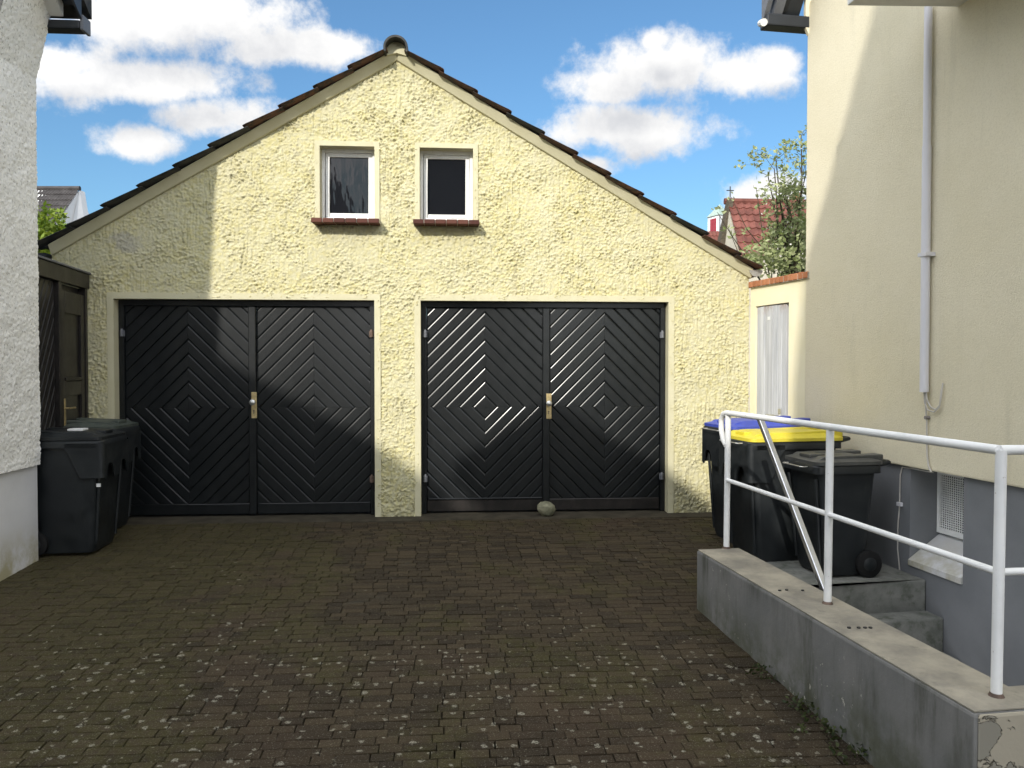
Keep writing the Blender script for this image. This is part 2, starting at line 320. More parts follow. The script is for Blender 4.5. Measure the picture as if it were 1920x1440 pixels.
# ------------------------------------------------------------------ mesh helpers
class MB:
    def __init__(s): s.v = []; s.f = []
    def poly(s, pts):
        b = len(s.v); s.v += [tuple(p) for p in pts]; s.f.append(tuple(range(b, b + len(pts)))); return s
    def hexa(s, p):   # 8 points: bottom 4 (ccw from above), top 4
        b = len(s.v); s.v += [tuple(q) for q in p]
        for f in ((3, 2, 1, 0), (4, 5, 6, 7), (0, 1, 5, 4), (1, 2, 6, 5), (2, 3, 7, 6), (3, 0, 4, 7)): s.f.append(tuple(b + i for i in f))
        return s
    def box(s, x0, x1, y0, y1, z0, z1):
        return s.hexa([(x0, y0, z0), (x1, y0, z0), (x1, y1, z0), (x0, y1, z0), (x0, y0, z1), (x1, y0, z1), (x1, y1, z1), (x0, y1, z1)])
    def prism(s, pts, vec):     # extrude polygon by vector
        b = len(s.v); n = len(pts); vec = Vector(vec)
        s.v += [tuple(Vector(p)) for p in pts] + [tuple(Vector(p) + vec) for p in pts]
        s.f.append(tuple(range(b, b + n))[::-1]); s.f.append(tuple(range(b + n, b + 2 * n)))
        for i in range(n): s.f.append((b + i, b + (i + 1) % n, b + n + (i + 1) % n, b + n + i))
        return s
    def tube(s, pts, r, seg=12, caps=True):
        pts = [Vector(p) for p in pts]; n = len(pts); rs = r if isinstance(r, (list, tuple)) else [r] * n
        rings = []; nx = None
        for i, p in enumerate(pts):
            t = ((pts[min(i + 1, n - 1)] - p).normalized() + (p - pts[max(i - 1, 0)]).normalized()).normalized()
            if nx is None: nx = t.cross(Vector((0, 0, 1)) if abs(t.z) < .9 else Vector((1, 0, 0))).normalized()
            else: nx = (nx - t * nx.dot(t)).normalized()
            ny = t.cross(nx); k = 1.0
            if 0 < i < n - 1:
                c = max(.3, ((pts[i + 1] - p).normalized()).dot(t)); k = min(1.3, 1 / c)
            b = len(s.v); rings.append(b)
            for j in range(seg):
                a = 2 * math.pi * j / seg; s.v.append(tuple(p + (nx * math.cos(a) + ny * math.sin(a)) * rs[i]))
        for q in range(n - 1):
            for j in range(seg): s.f.append((rings[q] + j, rings[q] + (j + 1) % seg, rings[q + 1] + (j + 1) % seg, rings[q + 1] + j))
        if caps:
            s.f.append(tuple(rings[0] + j for j in range(seg))[::-1]); s.f.append(tuple(rings[-1] + j for j in range(seg)))
        return s
    def loft(s, rings, caps=True):
        b = len(s.v); n = len(rings[0])
        for r in rings: s.v += [tuple(p) for p in r]
        for q in range(len(rings) - 1):
            for j in range(n): s.f.append((b + q * n + j, b + q * n + (j + 1) % n, b + (q + 1) * n + (j + 1) % n, b + (q + 1) * n + j))
        if caps:
            s.f.append(tuple(b + j for j in range(n))[::-1]); s.f.append(tuple(b + (len(rings) - 1) * n + j for j in range(n)))
        return s
    def build(s, name, mat, parent=None, bevel=0.0, smooth=False, seg=2, tr=None):
        me = bpy.data.meshes.new(name); me.from_pydata(s.v, [], s.f)
        bm = bmesh.new(); bm.from_mesh(me)
        if tr is not None: bmesh.ops.transform(bm, matrix=tr, verts=bm.verts)
        if bevel or smooth: bmesh.ops.remove_doubles(bm, verts=bm.verts, dist=1e-5)
        bmesh.ops.recalc_face_normals(bm, faces=bm.faces)
        if bevel:
            es = [e for e in bm.edges if len(e.link_faces) == 2 and e.calc_face_angle(0) > .35]
            bmesh.ops.bevel(bm, geom=es, offset=bevel, segments=seg, profile=.6, affect='EDGES', clamp_overlap=True)
        bm.to_mesh(me); bm.free()
        if smooth:
            for p in me.polygons: p.use_smooth = True
            me.set_sharp_from_angle(angle=R(40))
        me.materials.append(M[mat] if isinstance(mat, str) else mat)
        return link(name, me, parent)
def link(name, me, parent=None):
    o = bpy.data.objects.new(name, me); col.objects.link(o)
    if parent is not None: o.parent = parent; o.matrix_parent_inverse = Matrix.Translation(parent_loc(parent)).inverted()
    return o
LOC = {}
def parent_loc(p): return LOC.get(p.name, Vector((0, 0, 0)))
def thing(name, label, cat, loc=(0, 0, 0), group=None):
    o = bpy.data.objects.new(name, None); col.objects.link(o); o.location = loc; LOC[o.name] = Vector(loc); o.empty_display_size = .2
    return tag(o, label, cat, group)
def tag(o, label, cat, group=None):
    o['label'] = label; o['category'] = cat
    if group: o['group'] = group
    return o
def struct(o): o['kind'] = 'structure'; return o
def grid_mesh(name, P3, keep, mat, parent=None):
    nz, nx = P3.shape[:2]
    idx = np.arange(nz * nx).reshape(nz, nx)
    q = np.stack([idx[:-1, :-1], idx[:-1, 1:], idx[1:, 1:], idx[1:, :-1]], -1)[keep]
    used = np.unique(q); mp = -np.ones(nz * nx, int); mp[used] = np.arange(len(used))
    v = P3.reshape(-1, 3)[used]; q = mp[q]
    me = bpy.data.meshes.new(name); me.vertices.add(len(v)); me.vertices.foreach_set('co', v.astype(np.float32).ravel())
    me.loops.add(q.size); me.loops.foreach_set('vertex_index', q.astype(np.int32).ravel())
    me.polygons.add(len(q)); me.polygons.foreach_set('loop_start', np.arange(0, q.size, 4, dtype=np.int32))
    me.polygons.foreach_set('loop_total', np.full(len(q), 4, np.int32)); me.polygons.foreach_set('use_smooth', np.ones(len(q), bool))
    me.update(calc_edges=True); me.validate(); me.materials.append(M[mat]); return link(name, me, parent)
def field(nz, nx, fx, fz, seed):       # smooth random field, feature sizes in cells
    r = np.random.default_rng(seed).standard_normal((nz, nx)); F = np.fft.rfft2(r)
    kz = np.fft.fftfreq(nz)[:, None]; kx = np.fft.rfftfreq(nx)[None, :]
    F *= np.exp(-((kx * fx) ** 2 + (kz * fz) ** 2) * 9); g = np.fft.irfft2(F, (nz, nx)); return g / g.std()

# ------------------------------------------------------------------ ground
def build_ground():
    mb = MB(); ys = [-400, -60, -9, 0, 60, 900]; zs = [gz(-9) - .015, gz(-9) - .015, gz(-9) - .015, -.015, -.015, -.015]; xs = [-500, -60, -8, 8, 60, 500]
    for i in range(5):
        for j in range(5):
            # the cellar stair well is left open
            mb.poly([(xs[j], ys[i], zs[i]), (xs[j + 1], ys[i], zs[i]), (xs[j + 1], ys[i + 1], zs[i + 1]), (xs[j], ys[i + 1], zs[i + 1])])
    return mb
# right-hand geometry shared by the ground, the steps and the house
RC = PH(1510, 505, 2.171); RC.z = 0                      # far corner of the right house
tR = Vector((.0955, -.9954, 0)); nR = Vector((-.9954, -.0955, 0))     # along the wall towards the street / out of the wall
def RW(u, n, h): return RC + tR * u + nR * n + Vector((0, 0, h))
def wall_u(px):       # distance along the right wall for an image column
    r = ray(px, 720); r.z = 0; d = RC - CAM; d.z = 0
    # CAM + s r = RC + u t
    A = np.array([[r.x, -tR.x], [r.y, -tR.y]]); s, u = np.linalg.solve(A, np.array([d.x, d.y])); return u
def wall_h(px, py):   # height on the right wall for an image point
    u = wall_u(px); p = RC + tR * u; r = ray(px, py); s = ((p - CAM).x * r.x + (p - CAM).y * r.y) / (r.x ** 2 + r.y ** 2); return CAM.z + r.z * s
TOP = .245
W0 = Vector((1.448, -2.484, 0)); W1 = Vector((1.651, -4.729, 0))        # outer edge of the retaining wall
tW = (W1 - W0).normalized(); nW = Vector((-tW.y, tW.x, 0));             # into the well (to +x)
if nW.x < 0: nW = -nW
WT = .275
def build_yard():
    # base sheet with a hole for the stair well
    well = [W0 + nW * .1 + tW * .3, W1 + nW * .1 + tW * .1, W1 + nW * .1 + tW * .1 + Vector((2.6, -.1, 0)), RW(4.2, -.4, 0), RW(.9, -.4, 0)]
    bm = bmesh.new()
    mb = build_ground(); me = bpy.data.meshes.new('ground'); me.from_pydata(mb.v, [], mb.f); bm.from_mesh(me)
    bmesh.ops.remove_doubles(bm, verts=bm.verts, dist=1e-4)
    # cut the well: split with its bounding lines, delete what is inside
    x0, x1, y0, y1 = 1.60, 3.6, -4.72, -2.15
    for co, no in (((x0, 0, 0), (1, 0, 0)), ((x1, 0, 0), (1, 0, 0)), ((0, y0, 0), (0, 1, 0)), ((0, y1, 0), (0, 1, 0))):
        bmesh.ops.bisect_plane(bm, geom=bm.verts[:] + bm.edges[:] + bm.faces[:], plane_co=co, plane_no=no)
    kill = [f for f in bm.faces if x0 < f.calc_center_median().x < x1 and y0 < f.calc_center_median().y < y1]
    bmesh.ops.delete(bm, geom=kill, context='FACES')
    bm.to_mesh(me); bm.free(); me.materials.append(M['soil']); g = struct(link('ground', me))
    # pavers: interlocking rows, wide and narrow ends alternating
    rd, wa, wb, gap, th = .0625, .094, .137, .0036, .05
    def paver_verts(w, d, c=.0025):
        x, y = w / 2 - gap / 2, d / 2 - gap / 2
        return [(-x, -y, -th), (x, -y, -th), (x, y, -th), (-x, y, -th), (-x, -y, -c), (x, -y, -c), (x, y, -c), (-x, y, -c),
                (-x + c, -y + c, 0), (x - c, -y + c, 0), (x - c, y - c, 0), (-x + c, y - c, 0)]
    pf = [(0, 1, 5, 4), (1, 2, 6, 5), (2, 3, 7, 6), (3, 0, 4, 7), (4, 5, 9, 8), (5, 6, 10, 9), (6, 7, 11, 10), (7, 4, 8, 11), (8, 9, 10, 11)]
    items = []
    nrow = int(5.4 / rd)
    for j in range(nrow):
        y = -.20 - rd * (j + .5); x = -4.6 + (.118 if j % 2 else 0.0) + random.uniform(-.006, .006) + .004 * math.sin(j * .7); k = j // 1
        i = 0
        while x < 3.2:
            w = wa if (i + j) % 2 else wb
            w += random.uniform(-.004, .004)
            cx = x + w / 2; i += 1; x += w
            # leave out what lies under the retaining wall, the house and in the well
            s = (Vector((cx, y, 0)) - W0); along = s.dot(tW); off = s.dot(nW)
            if off > .06 and -.02 < along: continue
            if off > .62 and -.86 < along: continue
            if (Vector((cx, y, 0)) - RC).dot(nR) < .0 : continue
            if along < 0 and along > -.55 and off > .2 and False: continue
            items.append((cx, y, w))
    def vis(cx, y):
        p = Vector((cx, y, gz(y))); q = p - CAM; z = q.dot(fwd)
        if z < .5: return -1
        u = 960 + FPX * q.dot(rgt) / z; v = 720 - FPX * q.dot(upv) / z
        return -1 if not (-20 < u < 1760 and v < 1450) else 1 / z
    order = sorted(range(len(items)), key=lambda k: -vis(items[k][0], items[k][1]))
    single = set(order[:300])
    mesh = {}
    for nm, w in (('a', wa), ('b', wb)):
        for q in range(3):
            me = bpy.data.meshes.new('paver'); vv = np.array(paver_verts(w, rd)); vv[:, :2] += rng.normal(0, .0012, (12, 2)); vv[8:, 2] += rng.normal(0, .0008, 4)
            me.from_pydata(vv.tolist(), [], pf); me.materials.append(M['paver']); mesh[nm, q] = me
    V, Fc, T = [], [], []
    for k, (cx, y, w) in enumerate(items):
        z = gz(y) + rng.normal(0, .0014) + .004 * math.sin(cx * 1.9 + y * 1.3) + .002 * math.sin(cx * 5.1 - y * 3.7); ax, ay, az = rng.normal(0, .010), rng.normal(0, .009), rng.normal(0, .016)
        mtx = Matrix.Translation((cx, y, z)) @ Matrix.Rotation(az, 4, 'Z') @ Matrix.Rotation(ax + math.atan(GS), 4, 'X') @ Matrix.Rotation(ay, 4, 'Y')
        if k in single:
            o = bpy.data.objects.new('paver', mesh['a' if w < .115 else 'b', random.randrange(3)]); col.objects.link(o); o.parent = g; o.matrix_local = mtx
        else:
            b = len(V); V += [tuple(mtx @ Vector(p)) for p in paver_verts(w, rd)]; Fc += [tuple(b + i for i in f) for f in pf]; T += [random.random()] * 12
    me = bpy.data.meshes.new('paving'); me.from_pydata(V, [], Fc); at = me.attributes.new('tone', 'FLOAT', 'POINT'); at.data.foreach_set('value', T)
    me.materials.append(M['paver_mass']); o = link('paving', me, g); o['kind'] = 'stuff'
    # concrete threshold in front of the garage doors
    t = struct(MB().hexa([(-3.3, -.20, -.04), (2.6, -.20, -.04), (2.6, .3, -.04), (-3.3, .3, -.04), (-3.3, -.197, gz(-.2) + .002), (2.6, -.197, gz(-.2) + .002), (2.6, .3, .004), (-3.3, .3, .004)]).build('threshold', 'threshold_concrete'))
    # landing behind the retaining wall where the bins stand
    u0 = wall_u(1733)
    p = [W0 + nW * .1 - tW * .02, RW(u0, .0, 0) + tR * .0, RW(.6, 0, 0), Vector((1.9, -1.2, 0))]
    return g
GROUND = build_yard()

# ------------------------------------------------------------------ garage
def clip(poly, a, b, c):         # keep a*u+b*v <= c
    out = []
    for i in range(len(poly)):
        p, q = poly[i], poly[(i + 1) % len(poly)]; dp, dq = a * p[0] + b * p[1] - c, a * q[0] + b * q[1] - c
        if dp <= 1e-9: out.append(p)
        if (dp < -1e-9 and dq > 1e-9) or (dp > 1e-9 and dq < -1e-9):
            t = dp / (dp - dq); out.append((p[0] + t * (q[0] - p[0]), p[1] + t * (q[1] - p[1])))
    return out
APX, APZ, SLP = -.540, 4.105, .590
def gable(x): return APZ - SLP * abs(x - APX)
DOORS = [(-3.030, -.752), (-.337, 1.948)]; DTOP = 1.960; DMID = .985
WINS = [(-1.231, -.745), (-.342, .140)]; WZ0, WZ1 = 2.672, 3.337
def build_garage():
    t = thing('garage', 'yellow roughcast double garage with tiled gable roof and two dark double doors', 'garage', (APX, 0, 0))
    st = .0074; x0, x1, z0, z1 = -3.55, 2.715, -.06, 4.2
    nx, nz = int((x1 - x0) / st) + 1, int((z1 - z0) / st) + 1
    X, Z = np.meshgrid(np.linspace(x0, x1, nx), np.linspace(z0, z1, nz))
    fine = field(nz, nx, .55, .50, 9); blob = field(nz, nx, .85, .75, 1); blob2 = field(nz, nx, 1.5, 1.2, 2); comb = field(nz, nx, .50, 8.0, 3); swirl = field(nz, nx, 1.5, .65, 4)
    low = field(nz, nx, 18, 16, 5); low2 = field(nz, nx, 11, 14, 6); pick = field(nz, nx, 10, 16, 8); pick2 = field(nz, nx, 6, 7, 10)
    combm = 1 / (1 + np.exp(-(pick - .3) * 3.2)); amp = np.clip(.95 + .16 * low + .18 * pick2, .4, 1.6)
    h = amp * ((1 - .75 * combm) * (.0040 * blob + .0026 * swirl + .0034 * fine) + combm * (.0044 * comb + .0022 * fine) + .0018 * blob2) + .003 * low2
    h += .0065 * np.clip(blob + .5 * fine - 1.0, 0, 1.2) * amp
    left = 1 / (1 + np.exp((X + 2.35) * 6)); h *= (1 - .35 * left)
    h *= .88
    P3 = np.stack([X, -.012 - h, Z], -1)
    XC, ZC = (X[:-1, :-1] + X[1:, 1:]) / 2, (Z[:-1, :-1] + Z[1:, 1:]) / 2
    keep = ZC < APZ - SLP * np.abs(XC - APX) + .06
    m = .02
    for (a, b) in DOORS: keep &= ~((XC > a - m) & (XC < b + m) & (ZC < DTOP + m))
    for (a, b) in WINS: keep &= ~((XC > a - m) & (XC < b + m) & (ZC > WZ0 - m) & (ZC < WZ1 + m))
    wall = grid_mesh('wall', P3, keep, 'roughcast', t)
    # the masonry behind the roughcast, side walls, back wall
    def slab(x0, x1, zb, ztop0, ztop1): return [(x0, .02, zb), (x1, .02, zb), (x1, .02, ztop1), (x0, .02, ztop0)]
    mb = MB()
    for a, b in ((-3.53, DOORS[0][0] - .02), (DOORS[0][1] + .02, DOORS[1][0] - .02), (DOORS[1][1] + .02, 2.70)): mb.box(a, b, .005, .24, -.1, DTOP + .02)
    for a, b, c, d in ((-3.53, -1.251, DTOP + .021, 9), (-.725, -.362, DTOP + .021, 9), (.160, 2.70, DTOP + .021, 9), (-1.250, -.726, DTOP + .021, WZ0 - .06), (-.361, .159, DTOP + .021, WZ0 - .06), (-1.250, -.726, WZ1 + .02, 9), (-.361, .159, WZ1 + .02, 9)):
        pts = [(a, .005, c), (b, .005, c)]
        if d < 9: pts += [(b, .005, d), (a, .005, d)]
        else:
            pts.append((b, .005, gable(b)))
            if a < APX < b: pts.append((APX, .005, APZ))
            pts.append((a, .005, gable(a)))
        mb.prism(pts, (0, .235, 0))
    mb.build('masonry', 'smooth', t)
    MB().box(-3.53, -3.30, .24, 6.2, -.1, gable(-3.5)).box(2.47, 2.70, .24, 6.2, -.1, gable(2.68)).box(-3.53, 2.70, 6.2, 6.4, -.1, 2.2).build('side_wall', 'smooth', t)
    # roof slabs and tiles along the verge
    for sgn, xe in ((-1, -3.60), (1, 2.75)):
        z = gable(xe) + .092
        pts = [(APX, -.04, APZ + .092), (xe, -.04, z), (xe, -.04, z + .02), (APX, -.04, APZ + .112)]
        rf = MB().prism(pts, (0, 6.5, 0)).build('roof', 'tile_dark', t)
        # rendered verge band
        e = -3.545 if sgn < 0 else 2.725
        sec = [(-.038, .0), (-.092, .086), (.04, .086), (.04, .0)]
        MB().loft([[(x, yy, gable(x) + dz) for yy, dz in sec] for x in (APX, e)]).build('verge_band', 'smooth', t, bevel=.004, seg=1)
        # verge tiles, each lapping over the next one down the slope
        L = .300; n = 10 if sgn < 0 else 11
        ang = math.atan(SLP)
        for k in range(n):
            xs = APX + sgn * (.075 + L * k); xe2 = xs + sgn * (L + .030)
            if sgn > 0 and k == n - 1: xe2 = min(xe2, 2.765)
            length = abs(xe2 - xs) / math.cos(ang); yj = random.uniform(-.008, .008); tz = random.uniform(-.004, .004)
            prof = []
            # profile along the slope: thin head, thick rounded nose at the lower end
            for s, lo, hi in ((0, -.004, .010), (.3, .004, .020), (.7, .013, .033), (.9, .019, .042), (.97, .021, .042), (1.0, .026, .035)):
                prof.append((s * length, lo, hi))
            ring = []
            for yy, edge in ((-.180 + yj, 1), (-.166 + yj, 0), (.02, 0)):
                r = []
                for s, lo, hi in prof: r.append((s, yy, lo + (.010 if edge else 0)))
                for s, lo, hi in prof[::-1]: r.append((s, yy, hi - (.008 if edge else 0)))
                ring.append(r)
            mtx = Matrix.Translation((xs, 0, gable(xs) + .087 + tz)) @ (Matrix.Scale(sgn, 4, (1, 0, 0)) @ Matrix.Rotation(ang, 4, 'Y'))
            dark = (sgn < 0 and k >= 4) or (k + (1 if sgn > 0 else 0)) % 5 == 4
            MB().loft(ring).build('roof_tile', 'tile_dark' if dark else 'tile', t, smooth=True, tr=mtx)
    # ridge tile and the mortar that closes it
    cz = APZ + .050; rr = .108
    out = [(APX + rr * math.cos(a) * 1.0, cz + rr * math.sin(a)) for a in np.linspace(-.35, math.pi + .35, 20)]
    inn = [(APX + (rr - .018) * math.cos(a), cz + (rr - .018) * math.sin(a)) for a in np.linspace(math.pi + .35, -.35, 20)]
    MB().prism([(x, -.200, z) for x, z in out + inn], (0, .42, 0)).build('ridge_tile', 'tile_dark', t, smooth=True)
    MB().prism([(APX + (rr - .019) * math.cos(a), -.092, cz + (rr - .019) * math.sin(a)) for a in np.linspace(.02, math.pi - .02, 16)] + [(APX - .085, -.092, cz - .03), (APX, -.092, cz - .005), (APX + .085, -.092, cz - .03)], (0, .3, 0)).build('mortar_plug', 'smooth', t)
    # gutter end on the right eave
    g = [(2.70 + .055 + .062 * math.cos(a), -.08, gable(2.72) + .075 + .062 * math.sin(a)) for a in np.linspace(math.pi, 2 * math.pi, 14)]
    MB().prism(g, (0, 6.3, 0)).build('gutter', 'pale_metal', t)
    g = [(-3.64 + .062 * math.cos(a), -.06, gable(-3.6) + .05 + .062 * math.sin(a)) for a in np.linspace(math.pi, 2 * math.pi, 14)]
    MB().prism(g, (0, 6.3, 0)).build('gutter', 'black_board', t)
    # smooth bands round openings
    for (a, b) in DOORS:
        w = .055; f = MB()
        f.box(a - w, a, -.020, .23, -.03, DTOP + w).box(b, b + w, -.020, .23, -.03, DTOP + w).box(a, b, -.020, .23, DTOP, DTOP + w)
        f.build('door_surround', 'smooth', t)
    for (a, b) in WINS:
        w = .044; f = MB(); zb = WZ0
        f.box(a - w, a, -.024, .23, zb, WZ1 + w).box(b, b + w, -.024, .23, zb, WZ1 + w).box(a, b, -.024, .23, WZ1, WZ1 + w)
        sur = f.build('window_surround', 'smooth', t)
    # windows: frame, sash, pane, brick sill
    for wi, (a, b) in enumerate(WINS):
        fy = .088
        fr = MB(); k = .030
        fr.box(a, a + k, fy, .17, WZ0, WZ1).box(b - k, b, fy, .17, WZ0, WZ1).box(a + k, b - k, fy, .17, WZ1 - k, WZ1).box(a + k, b - k, fy, .17, WZ0, WZ0 + .052)
        win = fr.build('window', 'window_white', t, bevel=.003)
        s = .034; p, q, r0, r1 = a + k + .003, b - k - .003, WZ0 + .055, WZ1 - k - .003
        MB().box(p, p + s, fy + .014, .16, r0, r1).box(q - s, q, fy + .014, .16, r0, r1).box(p + s, q - s, fy + .014, .16, r1 - s, r1).box(p + s, q - s, fy + .014, .16, r0, r0 + s).build('sash', 'window_white', win, bevel=.003)
        MB().box(p + s - .004, q - s + .004, fy + .034, fy + .040, r0 + s - .004, r1 - s + .004).build('pane', 'glass', win)
        MB().box(p - .03, q + .03, fy - .002, fy + .03, WZ0 + .030, WZ0 + .040).build('drip_rail', 'window_white', win)
        n = 6; L = (b - a + .11) / n
        for j in range(n):
            xa = a - .055 + j * L + .003; d = random.uniform(-.006, .006)
            o = MB().hexa([(xa, -.172 + d, WZ0 - .046), (xa + L - .006, -.172 + d, WZ0 - .046), (xa + L - .006, .10, WZ0 - .035), (xa, .10, WZ0 - .035),
                           (xa, -.172 + d, WZ0 - .006), (xa + L - .006, -.172 + d, WZ0 - .006), (xa + L - .006, .10, WZ0 + .012), (xa, .10, WZ0 + .012)]).build('brick', 'brick', win, bevel=.004, seg=1)
        MB().hexa([(a - .053, -.158, WZ0 - .040), (b + .053, -.158, WZ0 - .040), (b + .053, .10, WZ0 - .028), (a - .053, .10, WZ0 - .028),
                   (a - .053, -.162, WZ0 - .010), (b + .053, -.162, WZ0 - .010), (b + .053, .10, WZ0 + .008), (a - .053, .10, WZ0 + .008)]).build('sill_mortar', 'mortar', win)
    # doors
    for di, (a, b) in enumerate(DOORS):
        yd = .105                                     # plane of the leaf fronts
        k = .048
        f = MB(); f.box(a + .002, a + k, .075, .20, .0, DTOP - .002).box(b - k, b - .002, .075, .20, .0, DTOP - .002).box(a + k, b - k, .075, .20, DTOP - .052, DTOP - .002)
        f.build('door_frame', 'door_paint', t, bevel=.003, seg=1)
        mid = -1.856 if di == 0 else .822; ah = .036
        zb, zt = .018, DTOP - .056
        for li, (xa, xb) in enumerate(((a + k + .004, mid - ah + .002), (mid + ah - .004, b - k - .004))):
            leaf = MB().box(xa, xb, yd + .016, yd + .05, zb, zt).build('door_leaf', 'door_paint', t)
            cx = (xa + xb) / 2; rail = .095 if di == 0 else .105
            # bottom board
            MB().box(xa, xb, yd - .012, yd + .016, zb, zb + rail).build('bottom_board', 'shed_paint' if di == 1 else 'door_paint', leaf, bevel=.004, seg=1)
            if di == 1 and li == 0: MB().box(xa + .01, xb, yd - .02, yd - .002, zb + rail + .002, zb + rail + .018).build('drip_batten', 'door_paint', leaf, bevel=.004, seg=1)
            U = (xb - xa) / 2; z1b = zb + rail + .003
            sp, off, gr, ch = .128, -.018, .0013, .0105
            for qx in (-1, 1):
                for qz, Vv in ((-1, DMID - z1b), (1, zt - DMID)):
                    rect = [(.0008, .0008), (U, .0008), (U, Vv), (.0008, Vv)]; kk = 0
                    while off + kk * sp < U + Vv:
                        d0, d1 = max(0, off + kk * sp), off + (kk + 1) * sp; kk += 1
                        bm = bmesh.new()
                        def face(lo, hi, fy):
                            p = clip(clip(rect, -1, -1, -lo), 1, 1, hi)
                            if len(p) < 3: return
                            vs = [bm.verts.new((cx + qx * u, fy(u + v), DMID + qz * v)) for u, v in p]
                            try: bm.faces.new(vs)
                            except ValueError: pass
                        e0 = d0 + gr if d0 > 0 else 0
                        tilt = random.uniform(-.0012, .0012)
                        # rounded arris: distance from the plank edge -> set-back from the face
                        PX = (0, .0030, .0105, .0165); PYS = (.0075, .00290, .00105, 0)
                        def prof(x):
                            for q in range(3):
                                if x <= PX[q + 1]: return PYS[q] + (PYS[q + 1] - PYS[q]) * (x - PX[q]) / (PX[q + 1] - PX[q])
                            return 0
                        lo, hi = e0, d1 - gr; c2 = PX[3]
                        if hi - lo < 2 * c2: bm.free(); continue
                        face(lo + c2 if d0 > 0 else 0, hi - c2, lambda s_: yd + tilt)
                        for q in range(3):
                            if d0 > 0: face(lo + PX[q], lo + PX[q + 1], lambda s_: yd + tilt + prof(max(0, s_ - lo)))
                            face(hi - PX[q + 1], hi - PX[q], lambda s_: yd + tilt + prof(max(0, hi - s_)))
                        bmesh.ops.remove_doubles(bm, verts=bm.verts, dist=2e-5)
                        if not bm.faces: bm.free(); continue
                        bmesh.ops.recalc_face_normals(bm, faces=bm.faces)
                        ex = bmesh.ops.extrude_face_region(bm, geom=bm.faces[:])
                        for v in [g for g in ex['geom'] if isinstance(g, bmesh.types.BMVert)]: v.co.y = yd + .0158
                        bmesh.ops.recalc_face_normals(bm, faces=bm.faces)
                        me = bpy.data.meshes.new('plank'); bm.to_mesh(me); bm.free(); me.materials.append(M['door_paint']); link('plank', me, leaf)
            # hinges on the frame side
            hx = xa - .015 if li == 0 else xb + .015
            for hz in (1.66, .33):
                MB().tube([(hx, .06, hz - .03), (hx, .06, hz + .02), (hx, .06, hz + .04)], [.016, .016, .008], 10).box(hx - .02, hx + .02, .066, .078, hz - .03, hz + .025).build('hinge', 'rusty_steel' if (di, li) == (0, 1) else 'fascia_grey', leaf)
            if li == 1:
                MB().box(mid - ah, mid + ah - .006, yd - .036, yd + .015, zb + .002, zt).build('astragal', 'door_paint', leaf, bevel=.006, seg=1)
                hx = mid + (.012 if di == 0 else .02); hz0, hz1 = (.893, 1.13) if di == 0 else (.875, 1.11)
                y = yd - .036
                MB().box(hx - .022, hx + .026, y - .007, y, hz0, hz1).build('lock_plate', 'brass', leaf, bevel=.003)
                MB().tube([(hx - .002, y - .006, hz0 + .145), (hx - .002, y - .03, hz0 + .145), (hx - .002, y - .038, hz0 + .145), (hx - .002, y - .056, hz0 + .145), (hx - .002, y - .066, hz0 + .145)], [.010, .010, .024, .027, .014], 14).build('knob', 'pale_metal', leaf, smooth=True)
                MB().tube([(hx, y - .0085, hz0 + .068), (hx, y - .0065, hz0 + .068)], .0065, 10).box(hx - .0035, hx + .0035, y - .0085, y - .0068, hz0 + .042, hz0 + .068).build('keyhole', 'ink', leaf)
    return t
build_garage()

# stone holding the right-hand garage door
def build_stone():
    bm = bmesh.new(); bmesh.ops.create_icosphere(bm, subdivisions=2, radius=1)
    r = np.random.default_rng(5)
    dirs = [Vector(r.normal(size=3)).normalized() for _ in range(14)]; ds = [r.uniform(.62, .92) for _ in dirs]
    for v in bm.verts:
        for d, k in zip(dirs, ds):
            e = v.co.dot(d) - k
            if e > 0: v.co -= d * e
        v.co = Vector((v.co.x * .098, v.co.y * .075, v.co.z * .080))
    me = bpy.data.meshes.new('boulder'); bm.to_mesh(me); bm.free(); me.materials.append(M['stone'])
    o = link('boulder', me); p = PY(1022, 957, -.06); o.location = (p.x, -.065, .052)
    tag(o, 'rough olive grey stone lying at the foot of the right garage door', 'stone')
build_stone()

